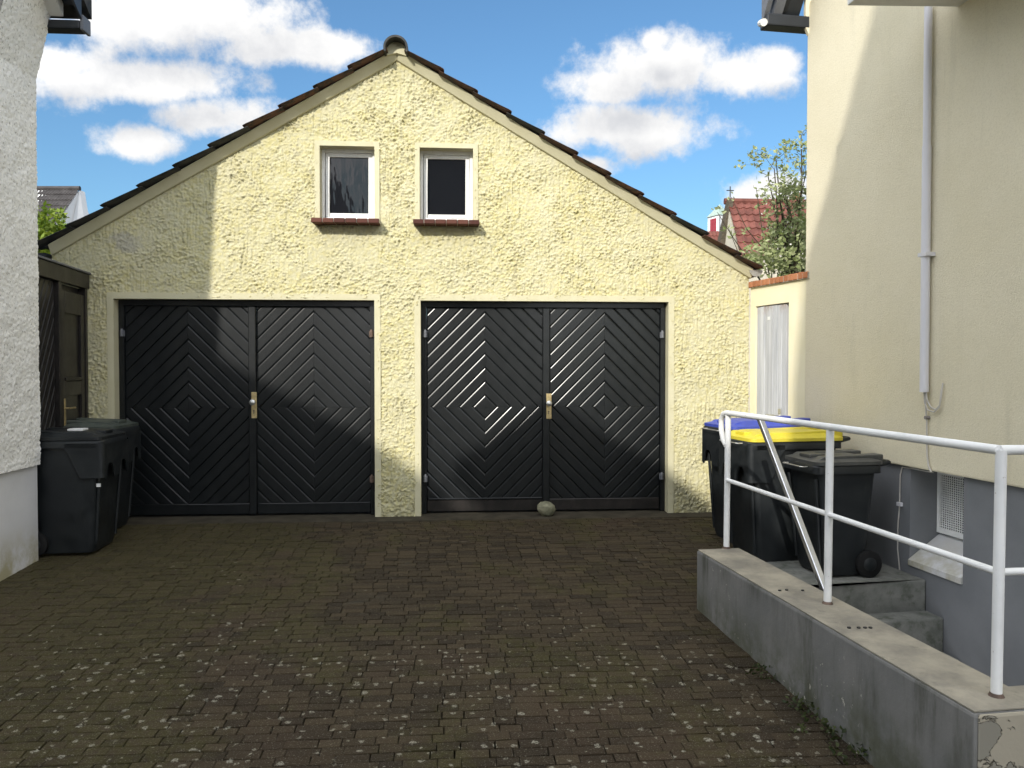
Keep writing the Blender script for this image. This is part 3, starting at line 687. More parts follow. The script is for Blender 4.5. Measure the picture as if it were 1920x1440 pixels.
# ------------------------------------------------------------------ left house
LX = -3.055
def build_left_house():
    t = thing('house', 'grey white roughcast house with pale grey plinth at the left edge', 'house', (LX, -1.226, 0))
    yF, yN = -1.226, -1.765; hp = .645
    # roughcast skin on the short wall along the yard, flaring out under the eave
    st = .0085; ny, nz = int((yF - yN) / st) + 1, int((5.2 - hp) / st) + 1
    Y, Z = np.meshgrid(np.linspace(yN, yF, ny), np.linspace(hp, 5.2, nz))
    h = .0016 * field(nz, ny, .6, .6, 21) + .002 * field(nz, ny, 6, 6, 22) - .005 * np.clip(field(nz, ny, .9, .8, 23) - 1.1, 0, 1)
    fl = np.clip((Z - 3.42) / .42, 0, 1); fl = .115 * fl * fl * (3 - 2 * fl)
    fl = np.where(Z > 3.42, np.clip((Z - 3.42) / .42, 0, 1.2) * .10 + 0 * fl, 0)
    XX = LX + .018 + h + fl
    P3 = np.stack([XX, Y, Z], -1); wall = grid_mesh('wall', P3, np.ones((nz - 1, ny - 1), bool), 'roughcast_grey', t)
    # return of the skin round the far corner and the lower lip
    lip = [tuple(p) for p in P3[0]]
    MB().poly(lip + [(LX - .02, yF, hp), (LX - .02, yN, hp)][0:2][::1]).build('wall_lip', 'roughcast_grey', t)
    far = [tuple(p) for p in P3[:, -1]]
    MB().poly(far + [(LX - 4, yF, 5.2), (LX - 4, yF, hp)]).build('far_wall_skin', 'roughcast_grey', t)
    # body: unseen side splayed along the sun's path, shaped to keep the facade lit
    sp = (-.52, -1.0); L2 = 5.2
    N2 = (LX + sp[0] * L2, yN + sp[1] * L2)
    foot = [(LX - .005, yF - .004), (LX - .005, yN), N2, (-12, N2[1]), (-12, yF - .004)]
    MB().prism([(x, y, -.45) for x, y in foot], (0, 0, .45 + hp)).build('plinth', 'plinth_light', t)
    yR = -4.3; e = 3.95; s = .72
    def rz(y): return e + s * (yF - y) if y > yR else e + s * (yF - yR) - s * (yR - y)
    mb = MB()
    up = [(LX - .006, yF - .006), (LX - .006, yN), (LX + sp[0] * (yN - yR) - .006, yR), (N2[0] - .006, N2[1]), (-12, N2[1]), (-12, yR), (-12, yF - .006)]
    b = [(x, y, hp) for x, y in up]; tp = [(x, y, rz(y)) for x, y in up]; n = len(up)
    for i in range(n): mb.poly([b[i], b[(i + 1) % n], tp[(i + 1) % n], tp[i]])
    mb.build('gable_wall', 'roughcast_grey', t)
    # roof
    ov = .36
    def edge(y): return LX + ov + (0 if y > yN else sp[0] * (yN - y))
    pts = [(edge(yF + .12), yF + .12), (edge(yN), yN), (edge(yR), yR)]
    pts2 = [(edge(yR), yR), (edge(N2[1]), N2[1]), (-12.3, N2[1]), (-12.3, yR)]
    th = .14
    for poly in (pts + [(-12.3, yR), (-12.3, yF + .12)], pts2):
        MB().prism([(x, y, rz(y) + .06) for x, y in poly], (0, 0, th)).build('roof', 'tile_dark', t)
    # verge: white soffit board, black barge board; black box gutter on the far eave
    y0, y1 = yF - .02, yN
    def strip(xa, xb, zl, zh, name, mat): return MB().hexa([(xa, y1, rz(y1) + zl), (xb, y1, rz(y1) + zl), (xb, y0, rz(y0) + zl), (xa, y0, rz(y0) + zl), (xa, y1, rz(y1) + zh), (xb, y1, rz(y1) + zh), (xb, y0, rz(y0) + zh), (xa, y0, rz(y0) + zh)]).build(name, mat, t)
    strip(LX + .08, LX + .225, -.085, .055, 'soffit', 'white_board')
    strip(LX + .228, LX + .335, .0, .058, 'verge_board', 'black_board')
    strip(LX + .337, LX + .352, -.10, .16, 'barge_board', 'black_board')
    MB().box(-12.2, LX + .335, yF - .015, yF + .10, 3.80, 3.862).build('eave_gutter', 'black_board', t, bevel=.012)
    MB().box(LX + .337, LX + .36, yF - .02, yF + .105, 3.79, 3.90).build('gutter_end', 'fascia_grey', t, bevel=.008)
build_left_house()

# ------------------------------------------------------------------ dark shed between the left house and the garage
def build_shed():
    A = PH(165, 515, 2.171); A.y = -.03; A.x = -3.262; B = Vector((-3.135, -1.15, 0)); A.z = 0
    d = (B - A).normalized(); n = Vector((-d.y, d.x, 0))
    if n.x < 0: n = -n
    L = (B - A).length
    t = thing('wooden_shed', 'dark brown shed front of slanting boards beside the left edge of the garage', 'shed', A)
    def Q(u, w, h): return A + d * u + n * w + Vector((0, 0, h))
    def qbox(u0, u1, w0, w1, h0, h1, name, mat, par=t, bevel=.003):
        return MB().hexa([Q(u0, w0, h0), Q(u1, w0, h0), Q(u1, w1, h0), Q(u0, w1, h0), Q(u0, w0, h1), Q(u1, w0, h1), Q(u1, w1, h1), Q(u0, w1, h1)]).build(name, mat, par, bevel=bevel, seg=1)
    qbox(0, L + .3, -.02, .035, 2.04, 2.165, 'fascia', 'shed_paint')
    qbox(0, L + .3, -.06, .05, 2.168, 2.185, 'roof_edge', 'fascia_grey')
    MB().hexa([Q(0, -.4, 2.10), Q(L + .3, -.4, 2.10), Q(L + .3, -.021, 2.10), Q(0, -.021, 2.10), Q(0, -.4, 2.16), Q(L + .3, -.4, 2.16), Q(L + .3, -.021, 2.16), Q(0, -.021, 2.16)]).build('roof', 'tile_dark', t)
    qbox(.03, L + .3, -.08, -.04, -.1, 2.04, 'backing', 'shed_paint')
    # door: frame, leaf with two panels, handle
    qbox(.012, .055, -.04, .02, -.05, 2.04, 'door_frame', 'shed_paint'); qbox(.60, .66, -.04, .025, -.05, 2.04, 'door_frame', 'shed_paint')
    leaf = qbox(.057, .598, -.035, -.010, -.02, 1.99, 'door', 'shed_paint')
    for a, b, c, e in ((.06, .14, .0, 1.98), (.50, .595, .0, 1.98), (.142, .498, 1.80, 1.98), (.142, .498, 1.12, 1.24), (.142, .498, .0, .25)):
        qbox(a, b, -.010, .010, c, e, 'rail', 'shed_paint', leaf)
    qbox(.13, .52, -.008, .022, 1.245, 1.27, 'ledge', 'shed_paint', leaf)
    qbox(.515, .545, .010, .016, .86, 1.10, 'lock_plate', 'brass', leaf, .002)
    MB().tube([Q(.53, .014, 1.02), Q(.53, .05, 1.02), Q(.43, .055, 1.02)], .008, 8).build('lever', 'brass', leaf)
    # slanting boards of the fixed part
    u0, u1 = .665, L + .28; sp = .085; k = 0
    for j in range(-14, 34):
        z = j * sp * 1.6
        p = [(u0, z), (u1, z + (u1 - u0) * -1.6), (u1, z + (u1 - u0) * -1.6 + sp * 1.6 - .012), (u0, z + sp * 1.6 - .012)]
        p = clip(clip(p, 0, -1, .1), 0, 1, 2.035)
        if len(p) < 3: continue
        MB().prism([Q(u, -.039, h) for u, h in p], n * .03).build('plank', 'shed_paint', t, bevel=.004, seg=1)
build_shed()

# ------------------------------------------------------------------ right house
UC = wall_u(1790)
def build_right_house():
    t = thing('house', 'cream stucco house with dark grey plinth at the right edge', 'house', RC)
    hp = .685; Lw = 5.6
    ua, ub = wall_u(1700), wall_u(1800)            # cellar window niche
    def quad(u0, u1, h0, h1, n, name, mat): return MB().poly([RW(u0, n, h0), RW(u1, n, h0), RW(u1, n, h1), RW(u0, n, h1)]).build(name, mat, t)
    # upper wall: a thick stucco slab standing a little proud of the plinth
    MB().hexa([RW(0, 0, hp), RW(Lw, 0, hp), RW(Lw, -5, hp), RW(0, -5, hp), RW(0, 0, 4.35), RW(Lw, 0, 6.6), RW(Lw, -5, 6.6), RW(0, -5, 4.35)]).build('wall', 'cream', t, bevel=.012)
    # plinth with niche
    pn = -.035; zb = -2.2; h0, h1 = .20, hp - .004; dep = .23
    mb = MB()
    for a, b, c, d in ((0.02, ua, zb, hp - .003), (ub, Lw, zb, hp - .003), (ua, ub, zb, .02)):
        mb.poly([RW(a, pn, c), RW(b, pn, c), RW(b, pn, d), RW(a, pn, d)])
    mb.poly([RW(ua, pn, .02), RW(ua, pn - dep, .02), RW(ua, pn - dep, hp - .003), RW(ua, pn, hp - .003)])
    mb.poly([RW(ub, pn, .02), RW(ub, pn - dep, .02), RW(ub, pn - dep, hp - .003), RW(ub, pn, hp - .003)])
    mb.poly([RW(ua, pn - dep, .02), RW(ub, pn - dep, .02), RW(ub, pn - dep, hp - .003), RW(ua, pn - dep, hp - .003)])
    mb.poly([RW(.02, pn, zb), RW(.02, -5, zb), RW(.02, -5, hp - .003), RW(.02, pn, hp - .003)])
    mb.build('plinth', 'plinth_dark', t)
    # niche sill
    MB().prism([RW(ua + .002, pn + .012, .018), RW(ua + .002, pn + .012, .055), RW(ua + .002, pn - dep + .002, .225), RW(ua + .002, pn - dep + .002, .018)], tR * (ub - ua - .004)).build('window_sill', 'plinth_light', t)
    # cellar window grille: frame + wires
    q = pn - dep + .012; f = MB(); w = ub - ua
    def fb(u0, u1, a, b, n0=q, n1=q + .02): f.hexa([RW(u0, n0, a), RW(u1, n0, a), RW(u1, n1, a), RW(u0, n1, a), RW(u0, n0, b), RW(u1, n0, b), RW(u1, n1, b), RW(u0, n1, b)])
    fb(ua + .006, ua + .03, .235, .66); fb(ub - .03, ub - .006, .235, .66); fb(ua + .03, ub - .03, .235, .27); fb(ua + .03, ub - .03, .63, .66)
    gr = f.build('cellar_window', 'window_white', t)
    f = MB(); MBk = MB().poly([RW(ua + .03, q + .002, .27), RW(ub - .03, q + .002, .27), RW(ub - .03, q + .002, .63), RW(ua + .03, q + .002, .63)]).build('pane', 'glass', gr)
    nu, nh = 22, 24
    for i in range(1, nu): u = ua + .03 + (w - .06) * i / nu; fb(u - .0035, u + .0035, .27, .63, q + .008, q + .012)
    for i in range(1, nh): h = .27 + .36 * i / nh; fb(ua + .03, ub - .03, h - .003, h + .003, q + .012, q + .015)
    f.build('wire_grille', 'window_white', gr)
    # balcony slab seen from below near the top right
    hb = wall_h(1790, 13)
    p0, p1 = RW(UC, -.1, hb), PH(1588, 11, hb); p1.z = hb; q = tR * 2.2
    MB().prism([p0, p0 + q, p1 + q, p1], (0, 0, .16)).build('canopy_slab', 'white_board', t, bevel=.008)
    # eave at the far corner: corbel, black gutter and verge
    MB().prism([RW(-.004, .0, 4.10), RW(-.004, .03, 4.16), RW(-.004, .03, 4.6), RW(-.004, -.02, 4.6), RW(-.004, -.02, 4.10)], tR * .03).build('corbel', 'cream', t)
    MB().hexa([RW(-.10, -5, 4.155), RW(.03, -5, 4.155), RW(.03, .37, 4.155), RW(-.10, .37, 4.155), RW(-.10, -5, 4.25), RW(.03, -5, 4.25), RW(.03, .37, 4.25), RW(-.10, .37, 4.25)]).build('eave_gutter', 'black_board', t, bevel=.012)
    def vs(n0, n1, zl, zh, name, mat):
        a, b = -.05, 2.2; k = 1.3; z0 = 4.27
        MB().hexa([RW(a, n0, z0 + zl), RW(b, n0, z0 + zl + k * (b - a)), RW(b, n1, z0 + zl + k * (b - a)), RW(a, n1, z0 + zl), RW(a, n0, z0 + zh), RW(b, n0, z0 + zh + k * (b - a)), RW(b, n1, z0 + zh + k * (b - a)), RW(a, n1, z0 + zh)]).build(name, mat, t)
    vs(.056, .23, -.02, .05, 'soffit', 'black_board'); vs(.232, .31, -.10, .05, 'verge_board', 'fascia_grey'); vs(.34, .38, -.08, .16, 'barge_board', 'fascia_grey')
    vs(-5, .40, .18, .32, 'roof', 'tile_dark')
    MB().tube([RW(-.06, .38, 4.20), RW(.03, .40, 4.17)], .03, 10).build('gutter_end', 'white_board', t)
    # conduit with joint, clamp and cable
    uc = wall_u(1742)
    p = MB().tube([RW(uc, .035, hb + .1), RW(uc, .035, wall_h(1742, 275))], .024, 14).tube([RW(uc, .035, wall_h(1742, 275)), RW(uc, .035, wall_h(1742, 735))], .0275, 14).build('conduit', 'conduit', t, smooth=True)
    h = wall_h(1742, 478); MB().hexa([RW(uc - .035, .0, h - .012), RW(uc + .045, .0, h - .012), RW(uc + .045, .066, h - .012), RW(uc - .035, .066, h - .012), RW(uc - .035, .0, h + .012), RW(uc + .045, .0, h + .012), RW(uc + .045, .066, h + .012), RW(uc - .035, .066, h + .012)]).build('clamp', 'conduit', p)
    h0 = wall_h(1742, 735)
    def cab(pts, r=.0055): return MB().tube(pts, r, 8).build('cable', 'cable', t, smooth=True)
    cab([RW(uc + .008, .03, h0 + .02), RW(uc + .02, .03, h0 - .05), RW(uc + .05, .025, h0 - .095), RW(uc + .09, .02, h0 - .11), RW(uc + .125, .02, h0 - .08), RW(uc + .14, .02, h0), RW(uc + .14, .012, h0 + .06)])
    cab([RW(uc - .01, .03, h0 + .02), RW(uc + .0, .03, h0 - .07), RW(uc + .03, .03, h0 - .115), RW(uc + .08, .025, h0 - .125), RW(uc + .12, .02, h0 - .095), RW(uc + .137, .02, h0 + .02)], .004)
    cab([RW(uc, .03, h0 + .02), RW(uc + .005, .025, h0 - .10), RW(uc + .005, .016, h0 - .2), RW(uc + .0, .012, h0 - .3), RW(uc + .005, .012, hp + .1), RW(uc + .02, .012, hp + .03), RW(uc + .045, .012, hp - .005)])
    MB().tube([RW(uc + .005, 0, h0 - .165), RW(uc + .005, .03, h0 - .165)], .012, 10).build('cable_clip', 'clamp', t)
    u1 = wall_u(1692) - .04
    cab([RW(uc + .02, -.02, hp - .01), RW(u1 + .1, -.028, hp - .012), RW(u1 + .01, -.028, hp - .015), RW(u1 - .01, -.028, hp - .07), RW(u1 - .015, -.028, .40), RW(u1 - .03, -.028, .25), RW(u1 - .03, -.028, .1), RW(u1 - .005, -.028, -.05)], .0045)
    MB().hexa([RW(u1 - .03, pn, .40), RW(u1 + .01, pn, .40), RW(u1 + .01, pn + .02, .40), RW(u1 - .03, pn + .02, .40), RW(u1 - .03, pn, .425), RW(u1 + .01, pn, .425), RW(u1 + .01, pn + .02, .425), RW(u1 - .03, pn + .02, .425)]).build('cable_clip', 'conduit', t)
build_right_house()

# ------------------------------------------------------------------ garden wall with plank door between garage and right house
def build_garden_wall():
    A = Vector((2.722, -.03, 0)); B = Vector((RC.x - .0, RC.y + .002, 0)); d = (B - A).normalized(); L = (B - A).length; n = Vector((-d.y, d.x, 0))
    if n.x > 0: n = -n
    t = thing('garden_wall', 'short cream wall with orange brick coping between garage and right house', 'wall', A)
    def Q(u, w, h): return A + d * u + n * w + Vector((0, 0, h))
    def col_h(px):
        r = ray(px, 720); Am = np.array([[r.x, -d.x], [r.y, -d.y]]); q = A - CAM; s, u = np.linalg.solve(Am, np.array([q.x, q.y])); return u
    ua, ub = col_h(1416), col_h(1478)
    htop = 2.09; dt = 1.915
    def b3(u0, u1, w0, w1, h0, h1): return [Q(u0, w0, h0), Q(u1, w0, h0), Q(u1, w1, h0), Q(u0, w1, h0), Q(u0, w0, h1), Q(u1, w0, h1), Q(u1, w1, h1), Q(u0, w1, h1)]
    MB().hexa(b3(0, ua, -.16, 0, -.15, dt)).hexa(b3(ub, L + .1, -.16, 0, -.15, dt)).hexa(b3(0, L + .1, -.16, 0, dt, htop)).build('wall', 'cream_plain', t)
    k = 13; bl = (L + .06) / k
    for j in range(k): MB().hexa(b3(j * bl + .003, (j + 1) * bl - .003, -.19, .028 + random.uniform(-.004, .004), htop + .003, htop + .058 + random.uniform(-.004, .004))).build('brick', 'brick_orange', t, bevel=.005, seg=1)
    MB().hexa(b3(0, L + .06, -.185, .02, htop + .001, htop + .050)).build('coping_mortar', 'mortar', t)
    leaf = MB().hexa(b3(ua + .004, ub - .05, -.055, -.035, -.02, dt - .005)).build('door', 'silver_wood', t)
    w = (ub - .05 - ua - .004) / 7
    for j in range(7): MB().hexa(b3(ua + .004 + j * w + .002, ua + .004 + (j + 1) * w - .002, -.035, -.012 + random.uniform(-.002, .002), -.02, dt - .005 - random.uniform(0, .008))).build('plank', 'silver_wood', leaf, bevel=.003, seg=1)
    MB().hexa(b3(ub - .045, ub, -.10, -.045, -.02, dt)).build('door_frame', 'fascia_grey', t)
    MB().hexa(b3(ua + .22 * (ub - ua) * 1.6, ua + .22 * (ub - ua) * 1.6 + .035, -.012, -.008, 1.78, 1.81)).build('notice', 'sticker', leaf)
    hh = wall_h(1462, 768) if False else .93
    MB().hexa(b3(ub - .15, ub - .11, -.012, -.004, hh - .12, hh + .06)).build('lock_plate', 'pale_metal', leaf, bevel=.002)
    MB().tube([Q(ub - .13, -.006, hh), Q(ub - .13, .045, hh), Q(ub - .24, .05, hh)], .009, 8).build('lever', 'pale_metal', leaf, smooth=True)
build_garden_wall()

# ------------------------------------------------------------------ retaining wall, steps, railing
def build_retaining_wall():
    t = thing('retaining_wall', 'low weathered grey concrete wall beside the cellar steps', 'wall', (W0.x, W0.y, 0))
    E = W1; A = W0; x = nW * WT; r1 = Vector((3.2, .0, 0))
    # face towards the yard (painted), the return to the right, and the coping
    d = Vector((.9965, .083, 0))
    def bod(z0, z1, g):
        a, b = A + nW * g + tW * g, E + nW * g - tW * g
        return a, b
    zt = TOP - .007
    mb = MB(); p = [A, E, E + nW * WT, A + nW * WT]
    mb.prism([(q.x, q.y, -.6 if True else 0) for q in p], (0, 0, .6 + zt))
    mb.build('painted_body', 'wall_paint', t, bevel=.012)
    e2 = [E + nW * (WT * .04) , E + nW * 2.2 + tW * .0, E + nW * 2.2 - tW * .17, E + nW * WT * .9 - tW * .17]
    MB().prism([(q.x, q.y, -.6) for q in [E + nW * .012 + tW * .004, E + nW * 2.2 + tW * .004, E + nW * 2.2 - tW * .165, E + nW * .1 - tW * .165]], (0, 0, .6 + zt - .003)).build('return_body', 'flaking', t, bevel=.01)
    # coping: one L shaped slab
    c = [A + tW * .006 + nW * .006, E - tW * .006 + nW * .006, E - tW * .002 + nW * 2.2, E - tW * .160 + nW * 2.2, E - tW * .160 + nW * (WT - .006), A + tW * .006 + nW * (WT - .006)]
    MB().prism([(q.x, q.y, zt + .0005) for q in c], (0, 0, TOP - zt)).build('coping', 'coping', t, bevel=.003)
    # old bolt stubs left in the coping
    for px, py in ((1462, 1108), (1475, 1107), (1505, 1108), (1592, 1178), (1610, 1178), (1622, 1178), (1632, 1178)):
        p = PH(px, py, TOP); MB().tube([(p.x, p.y, TOP - .01), (p.x, p.y, TOP + .006)], .008, 8).build('bolt_stub', 'dark_iron', t)
build_retaining_wall()

def build_steps():
    u0 = wall_u(1733); t = thing('cellar_steps', 'grey concrete steps leading down to the cellar beside the right house', 'steps', RW(u0, .3, 0))
    h = PH(1700, 1088, 0).z
    ys = [wall_u(1733), wall_u(1767), wall_u(1800), wall_u(1838)]
    hs = [wall_h(1733, 1088), wall_h(1767, 1160), wall_h(1800, 1240), wall_h(1838, 1330)]
    prev = (W0 - RC).dot(tR) - .85
    for i, (u, z) in enumerate(zip(ys, hs)):
        w = (RC + tR * u - W0).dot(nR); a = RW(prev, -.02, 0); n_in = abs(((RC + tR * u) - W0).dot(nW)) - WT + .03
        def Pn(uu, far): 
            base = RC + tR * uu
            return base + nR * (-.03) if not far else base - nW * (abs((base - W0).dot(nW)) - WT + .02)
        q = [Pn(prev, 1), Pn(u, 1), Pn(u, 0), Pn(prev, 0)]
        if i == 0:
            us = (W0 - RC).dot(tR); k = Pn(us - .03, 1)
            q = [Pn(prev, 1) + nW * .36, k + nW * .36, k, Pn(u, 1), Pn(u, 0), Pn(prev, 0)]
        MB().prism([(p.x, p.y, z - .6) for p in q], (0, 0, .6)).build('landing' if i == 0 else 'step', 'step', t, bevel=.012)
        prev = u - .001
    u = ys[-1]; q = [RC + tR * u - nW * .9, RC + tR * 4.6 - nW * .9, RC + tR * 4.6 + nW * .1, RC + tR * u + nW * .1]
    MB().prism([(p.x, p.y, hs[-1] - .75) for p in q], (0, 0, .55)).build('well_floor', 'step', t)
build_steps()

def build_railing():
    b1, b2, b3 = PH(1362, 1028, TOP), PH(1546, 1132, TOP), PH(1868, 1305, TOP)
    # keep the posts on one line
    d = (b3 - b1).normalized(); b2 = b1 + d * (b2 - b1).dot(d)
    t = thing('handrail', 'white painted tube railing standing on the low concrete wall', 'railing', b1)
    H, Hm = 1.075, .665; r = .0178
    for b in (b1, b2, b3):
        MB().tube([b + Vector((0, 0, -.02)), Vector((b.x + .006, b.y, H))], r, 16).build('post', 'rail', t, smooth=True)
        MB().tube([b + Vector((0, 0, -.001)), b + Vector((0, 0, .012))], [.026, .019], 14).build('post_foot', 'rusty_steel', t)
    top = [Vector((p.x, p.y, H)) for p in (b1, b2, b3)]
    # curl at the garage end
    c = Vector((b1.x, b1.y, 0)) - d * .0
    curl = [c + Vector((-.004, 0, H - .20)), c - d * .055 + Vector((0, 0, H - .17)), c - d * .085 + Vector((0, 0, H - .11)), c - d * .085 + Vector((0, 0, H - .045)), c - d * .05 + Vector((0, 0, H - .008)), c + Vector((0, 0, H))]
    MB().tube(curl + [top[1], top[2]], .0165, 16).build('top_rail', 'rail', t, smooth=True)
    rx = Vector((1.9, .05, 0))
    MB().tube([top[2] - rx.normalized() * .0, top[2] + rx], .0165, 16).build('top_rail', 'rail', t, smooth=True)
    mid = [Vector((p.x, p.y, Hm)) for p in (b1, b2, b3)]
    MB().tube([mid[0], mid[2]], .0125, 14).build('middle_rail', 'rail', t, smooth=True)
    MB().tube([mid[2], mid[2] + rx], .0125, 14).build('middle_rail', 'rail', t, smooth=True)
    a, b = PD(1424, 782, 4.75), PD(1552, 1120, 3.95)
    s = MB(); ax = (b - a).normalized(); e1 = ax.cross(Vector((0, 0, 1))).normalized(); e2 = ax.cross(e1); k = .0165
    s.loft([[a + e1 * i * k + e2 * j * k for i, j in ((-1, -1), (1, -1), (1, 1), (-1, 1))], [b + e1 * i * k + e2 * j * k for i, j in ((-1, -1), (1, -1), (1, 1), (-1, 1))]])
    sr = thing('stair_handrail', 'shiny steel square tube rail slanting down along the cellar steps', 'handrail', b)
    s.build('rail', 'steel_tube', sr, bevel=.005)
build_railing()

# ------------------------------------------------------------------ wheelie bins
def rrect(x0, x1, y0, y1, r, z, k=4):
    pts = []
    for cx, cy, a0 in ((x1 - r, y1 - r, 0), (x0 + r, y1 - r, 90), (x0 + r, y0 + r, 180), (x1 - r, y0 + r, 270)):
        for i in range(k + 1):
            a = R(a0 + 90 * i / k); pts.append((cx + r * math.cos(a), cy + r * math.sin(a), z))
    return pts
def make_bin(loc, rot, W, Dp, H, lidmat, label, tag_plate=False, loop=True, comb=True, badge=False):
    """front faces +x, wheels at -x; W along y"""
    t = thing('wheelie_bin', label, 'bin', (0, 0, 0), 'wheelie bins')
    w, d = W / 2, Dp / 2; rim = H * .925
    b = MB().loft([rrect(-d + .10, d - .10, -w + .055, w - .055, .05, .015), rrect(-d + .09, d - .085, -w + .045, w - .045, .05, .06), rrect(-d + .03, d - .045, -w + .028, w - .028, .045, rim - .06), rrect(-d + .025, d - .04, -w + .026, w - .026, .045, rim)])
    b.build('body', 'bin', t, smooth=True)
    # moulded ribs on the front corner
    for sy in (-1, 1):
        MB().tube([(d - .085, sy * (w - .075), .08), (d - .033, sy * (w - .05), rim - .08)], .012, 8).build('corner_rib', 'bin', t, smooth=True)
    # rim with the deep lifting skirt in front
    MB().loft([rrect(-d, d, -w, w, .05, rim - .045), rrect(-d, d, -w, w, .05, rim), rrect(-d + .01, d - .01, -w + .01, w - .01, .045, rim + .012)]).build('rim', 'bin', t, smooth=True)
    sk = .26 * H if comb else .06
    if comb:
        # front panel with two arches
        n = 12; W2 = w - .004
        def arch(y): 
            q = abs(abs(y) - W2 * .5) / (W2 * .27)
            return 0 if q >= 1 else math.sqrt(1 - q ** 2.6) * sk * .46
        ys = np.linspace(-W2 + .03, W2 - .03, 45)
        low = [(d + .004, y, rim - .04 - sk + arch(y)) for y in ys]; topp = [(d + .004, y, rim - .02) for y in ys]
        f = MB()
        for off in (0, -.012):
            for i in range(len(ys) - 1):
                f.poly([(p[0] + off, p[1], p[2]) for p in (low[i], low[i + 1], topp[i + 1], topp[i])])
        for i in range(len(ys) - 1): f.poly([low[i], low[i + 1], (low[i + 1][0] - .012, *low[i + 1][1:]), (low[i][0] - .012, *low[i][1:])])
        f.build('lifting_comb', 'bin', t)
        for sy in (-1, 1):
            y = sy * w
            # side cheek: deep at the front, sweeping up towards the back, with a rounded front corner
            prof = [(d - .03, rim - .03 - sk), (d - .16, rim - .03 - sk), (d - .19, rim - .02 - sk * .8), (d - .24, rim - .09), (d - .27, rim - .05), (d - .27, rim - .012), (d - .03, rim - .012)]
            MB().prism([(x, y, z) for x, z in prof], (0, -sy * .012, 0)).build('side_cheek', 'bin', t)
            cr = [(d - .03 + .034 * math.sin(a), sy * (w - .034) + sy * .034 * math.cos(a)) for a in np.linspace(0, math.pi / 2, 7)]
            g = MB()
            for i in range(6): g.poly([(*cr[i], rim - .03 - sk), (*cr[i + 1], rim - .03 - sk), (*cr[i + 1], rim - .012), (*cr[i], rim - .012)])
            g.build('side_cheek', 'bin', t, smooth=True)
    # lid: raised centre panel, overhanging edge, hand grip, hinge lugs
    z0 = rim + .012; hl = H - rim - .01
    lid = MB().loft([rrect(-d - .01, d - .01, -w - .004, w + .004, .05, z0), rrect(-d - .01, d - .01, -w - .004, w + .004, .05, z0 + .022), rrect(-d + .03, d - .06, -w + .03, w - .03, .06, z0 + .036), rrect(-d + .07, d - .12, -w + .07, w - .07, .06, z0 + hl * .95), rrect(-d + .09, d - .15, -w + .09, w - .09, .05, z0 + hl)]).build('lid', lidmat, t, smooth=True)
    for sy in (-1, 1): MB().hexa([(-d - .03, sy * w * .55 - .05, z0), (d - .05, sy * w * .62 - .04, z0 + .03), (d - .05, sy * w * .62 + .04, z0 + .03), (-d - .03, sy * w * .55 + .05, z0), (-d - .03, sy * w * .55 - .05, z0 + hl + .012), (d - .09, sy * w * .62 - .04, z0 + .052), (d - .09, sy * w * .62 + .04, z0 + .052), (-d - .03, sy * w * .55 + .05, z0 + hl + .012)]).build('lid_rib', lidmat, lid, bevel=.008)
    MB().box(d - .16, d - .05, -.07, .07, z0 + .03, z0 + .058).build('grip', lidmat, lid, bevel=.008)
    if badge: MB().box(d - .060, d - .030, -w + .028, -w + .034, rim - sk - .10, rim - sk - .075).build('emblem', 'sticker', t)
    if badge: MB().box(-.02, .09, -.11, -.01, z0 + hl, z0 + hl + .016).build('badge_plate', 'sticker', lid, bevel=.004)
    # handle at the back, axle and wheels
    MB().tube([(-d + .02, -w + .05, rim), (-d - .07, -w + .05, rim + .02), (-d - .08, -w + .08, rim + .02), (-d - .08, w - .08, rim + .02), (-d - .07, w - .05, rim + .02), (-d + .02, w - .05, rim)], .014, 10).build('handle', 'bin', t, smooth=True)
    for sy in (-1, 1):
        y = sy * (w - .035); rr = .09
        wh = MB().tube([(-d + .085, y - .024, rr), (-d + .085, y - .018, rr), (-d + .085, y + .018, rr), (-d + .085, y + .024, rr)], [rr - .012, rr, rr, rr - .012], 24).build('wheel', 'tyre', t, smooth=True)
        MB().tube([(-d + .085, y + sy * .022, rr), (-d + .085, y + sy * .028, rr)], [.05, .042], 16).build('hub', 'bin', wh, smooth=True)
    MB().tube([(-d + .085, -w + .06, .09), (-d + .085, w - .06, .09)], .011, 8).build('axle', 'steel_tube', t)
    if loop: MB().tube([(d - .02, -w * .55, rim - .005), (d + .035, -w * .55, rim - .005), (d + .045, -w * .5, rim - .004), (d + .045, w * .5, rim - .004), (d + .035, w * .55, rim - .005), (d - .02, w * .55, rim - .005)], .0045, 8).build('wire_loop', 'pale_metal', t)
    if tag_plate: 
        s = MB().box(d - .165, d - .09, -w + .030, -w + .0375, rim - .20, rim - .172).build('number_sticker', 'sticker', t)
        for i in range(7): MB().box(d - .158 + i * .009, d - .153 + i * .009, -w + .0285, -w + .0299, rim - .194, rim - .179).build('digit_stroke', 'ink', s)
    t.location = loc; t.rotation_euler = (0, 0, rot); return t
yb = -1.20
make_bin((-2.915, -.945, gz(-.95)), R(2), .50, .58, .915, 'bin', 'dark wheelie bin beside the left house corner, the nearer of two', badge=True, loop=False)
make_bin((-3.0, -.345, gz(-.4)), R(-1), .49, .46, .925, 'lid_green', 'dark wheelie bin with faded green lid, close to the left garage door', loop=False)
aw = math.atan2(nR.y, nR.x)
hz = wall_h(1733, 1088)
def bin_at(px, py, dist, back): pass
make_bin((2.40, -.98, -.05), aw + R(3), .50, .70, .985, 'lid_blue', 'black wheelie bin with blue lid by the cream garden wall')
make_bin((2.38, -1.50, -.06), aw + R(2), .49, .74, .945, 'lid_yellow', 'black wheelie bin with yellow lid behind the white railing', tag_plate=True)
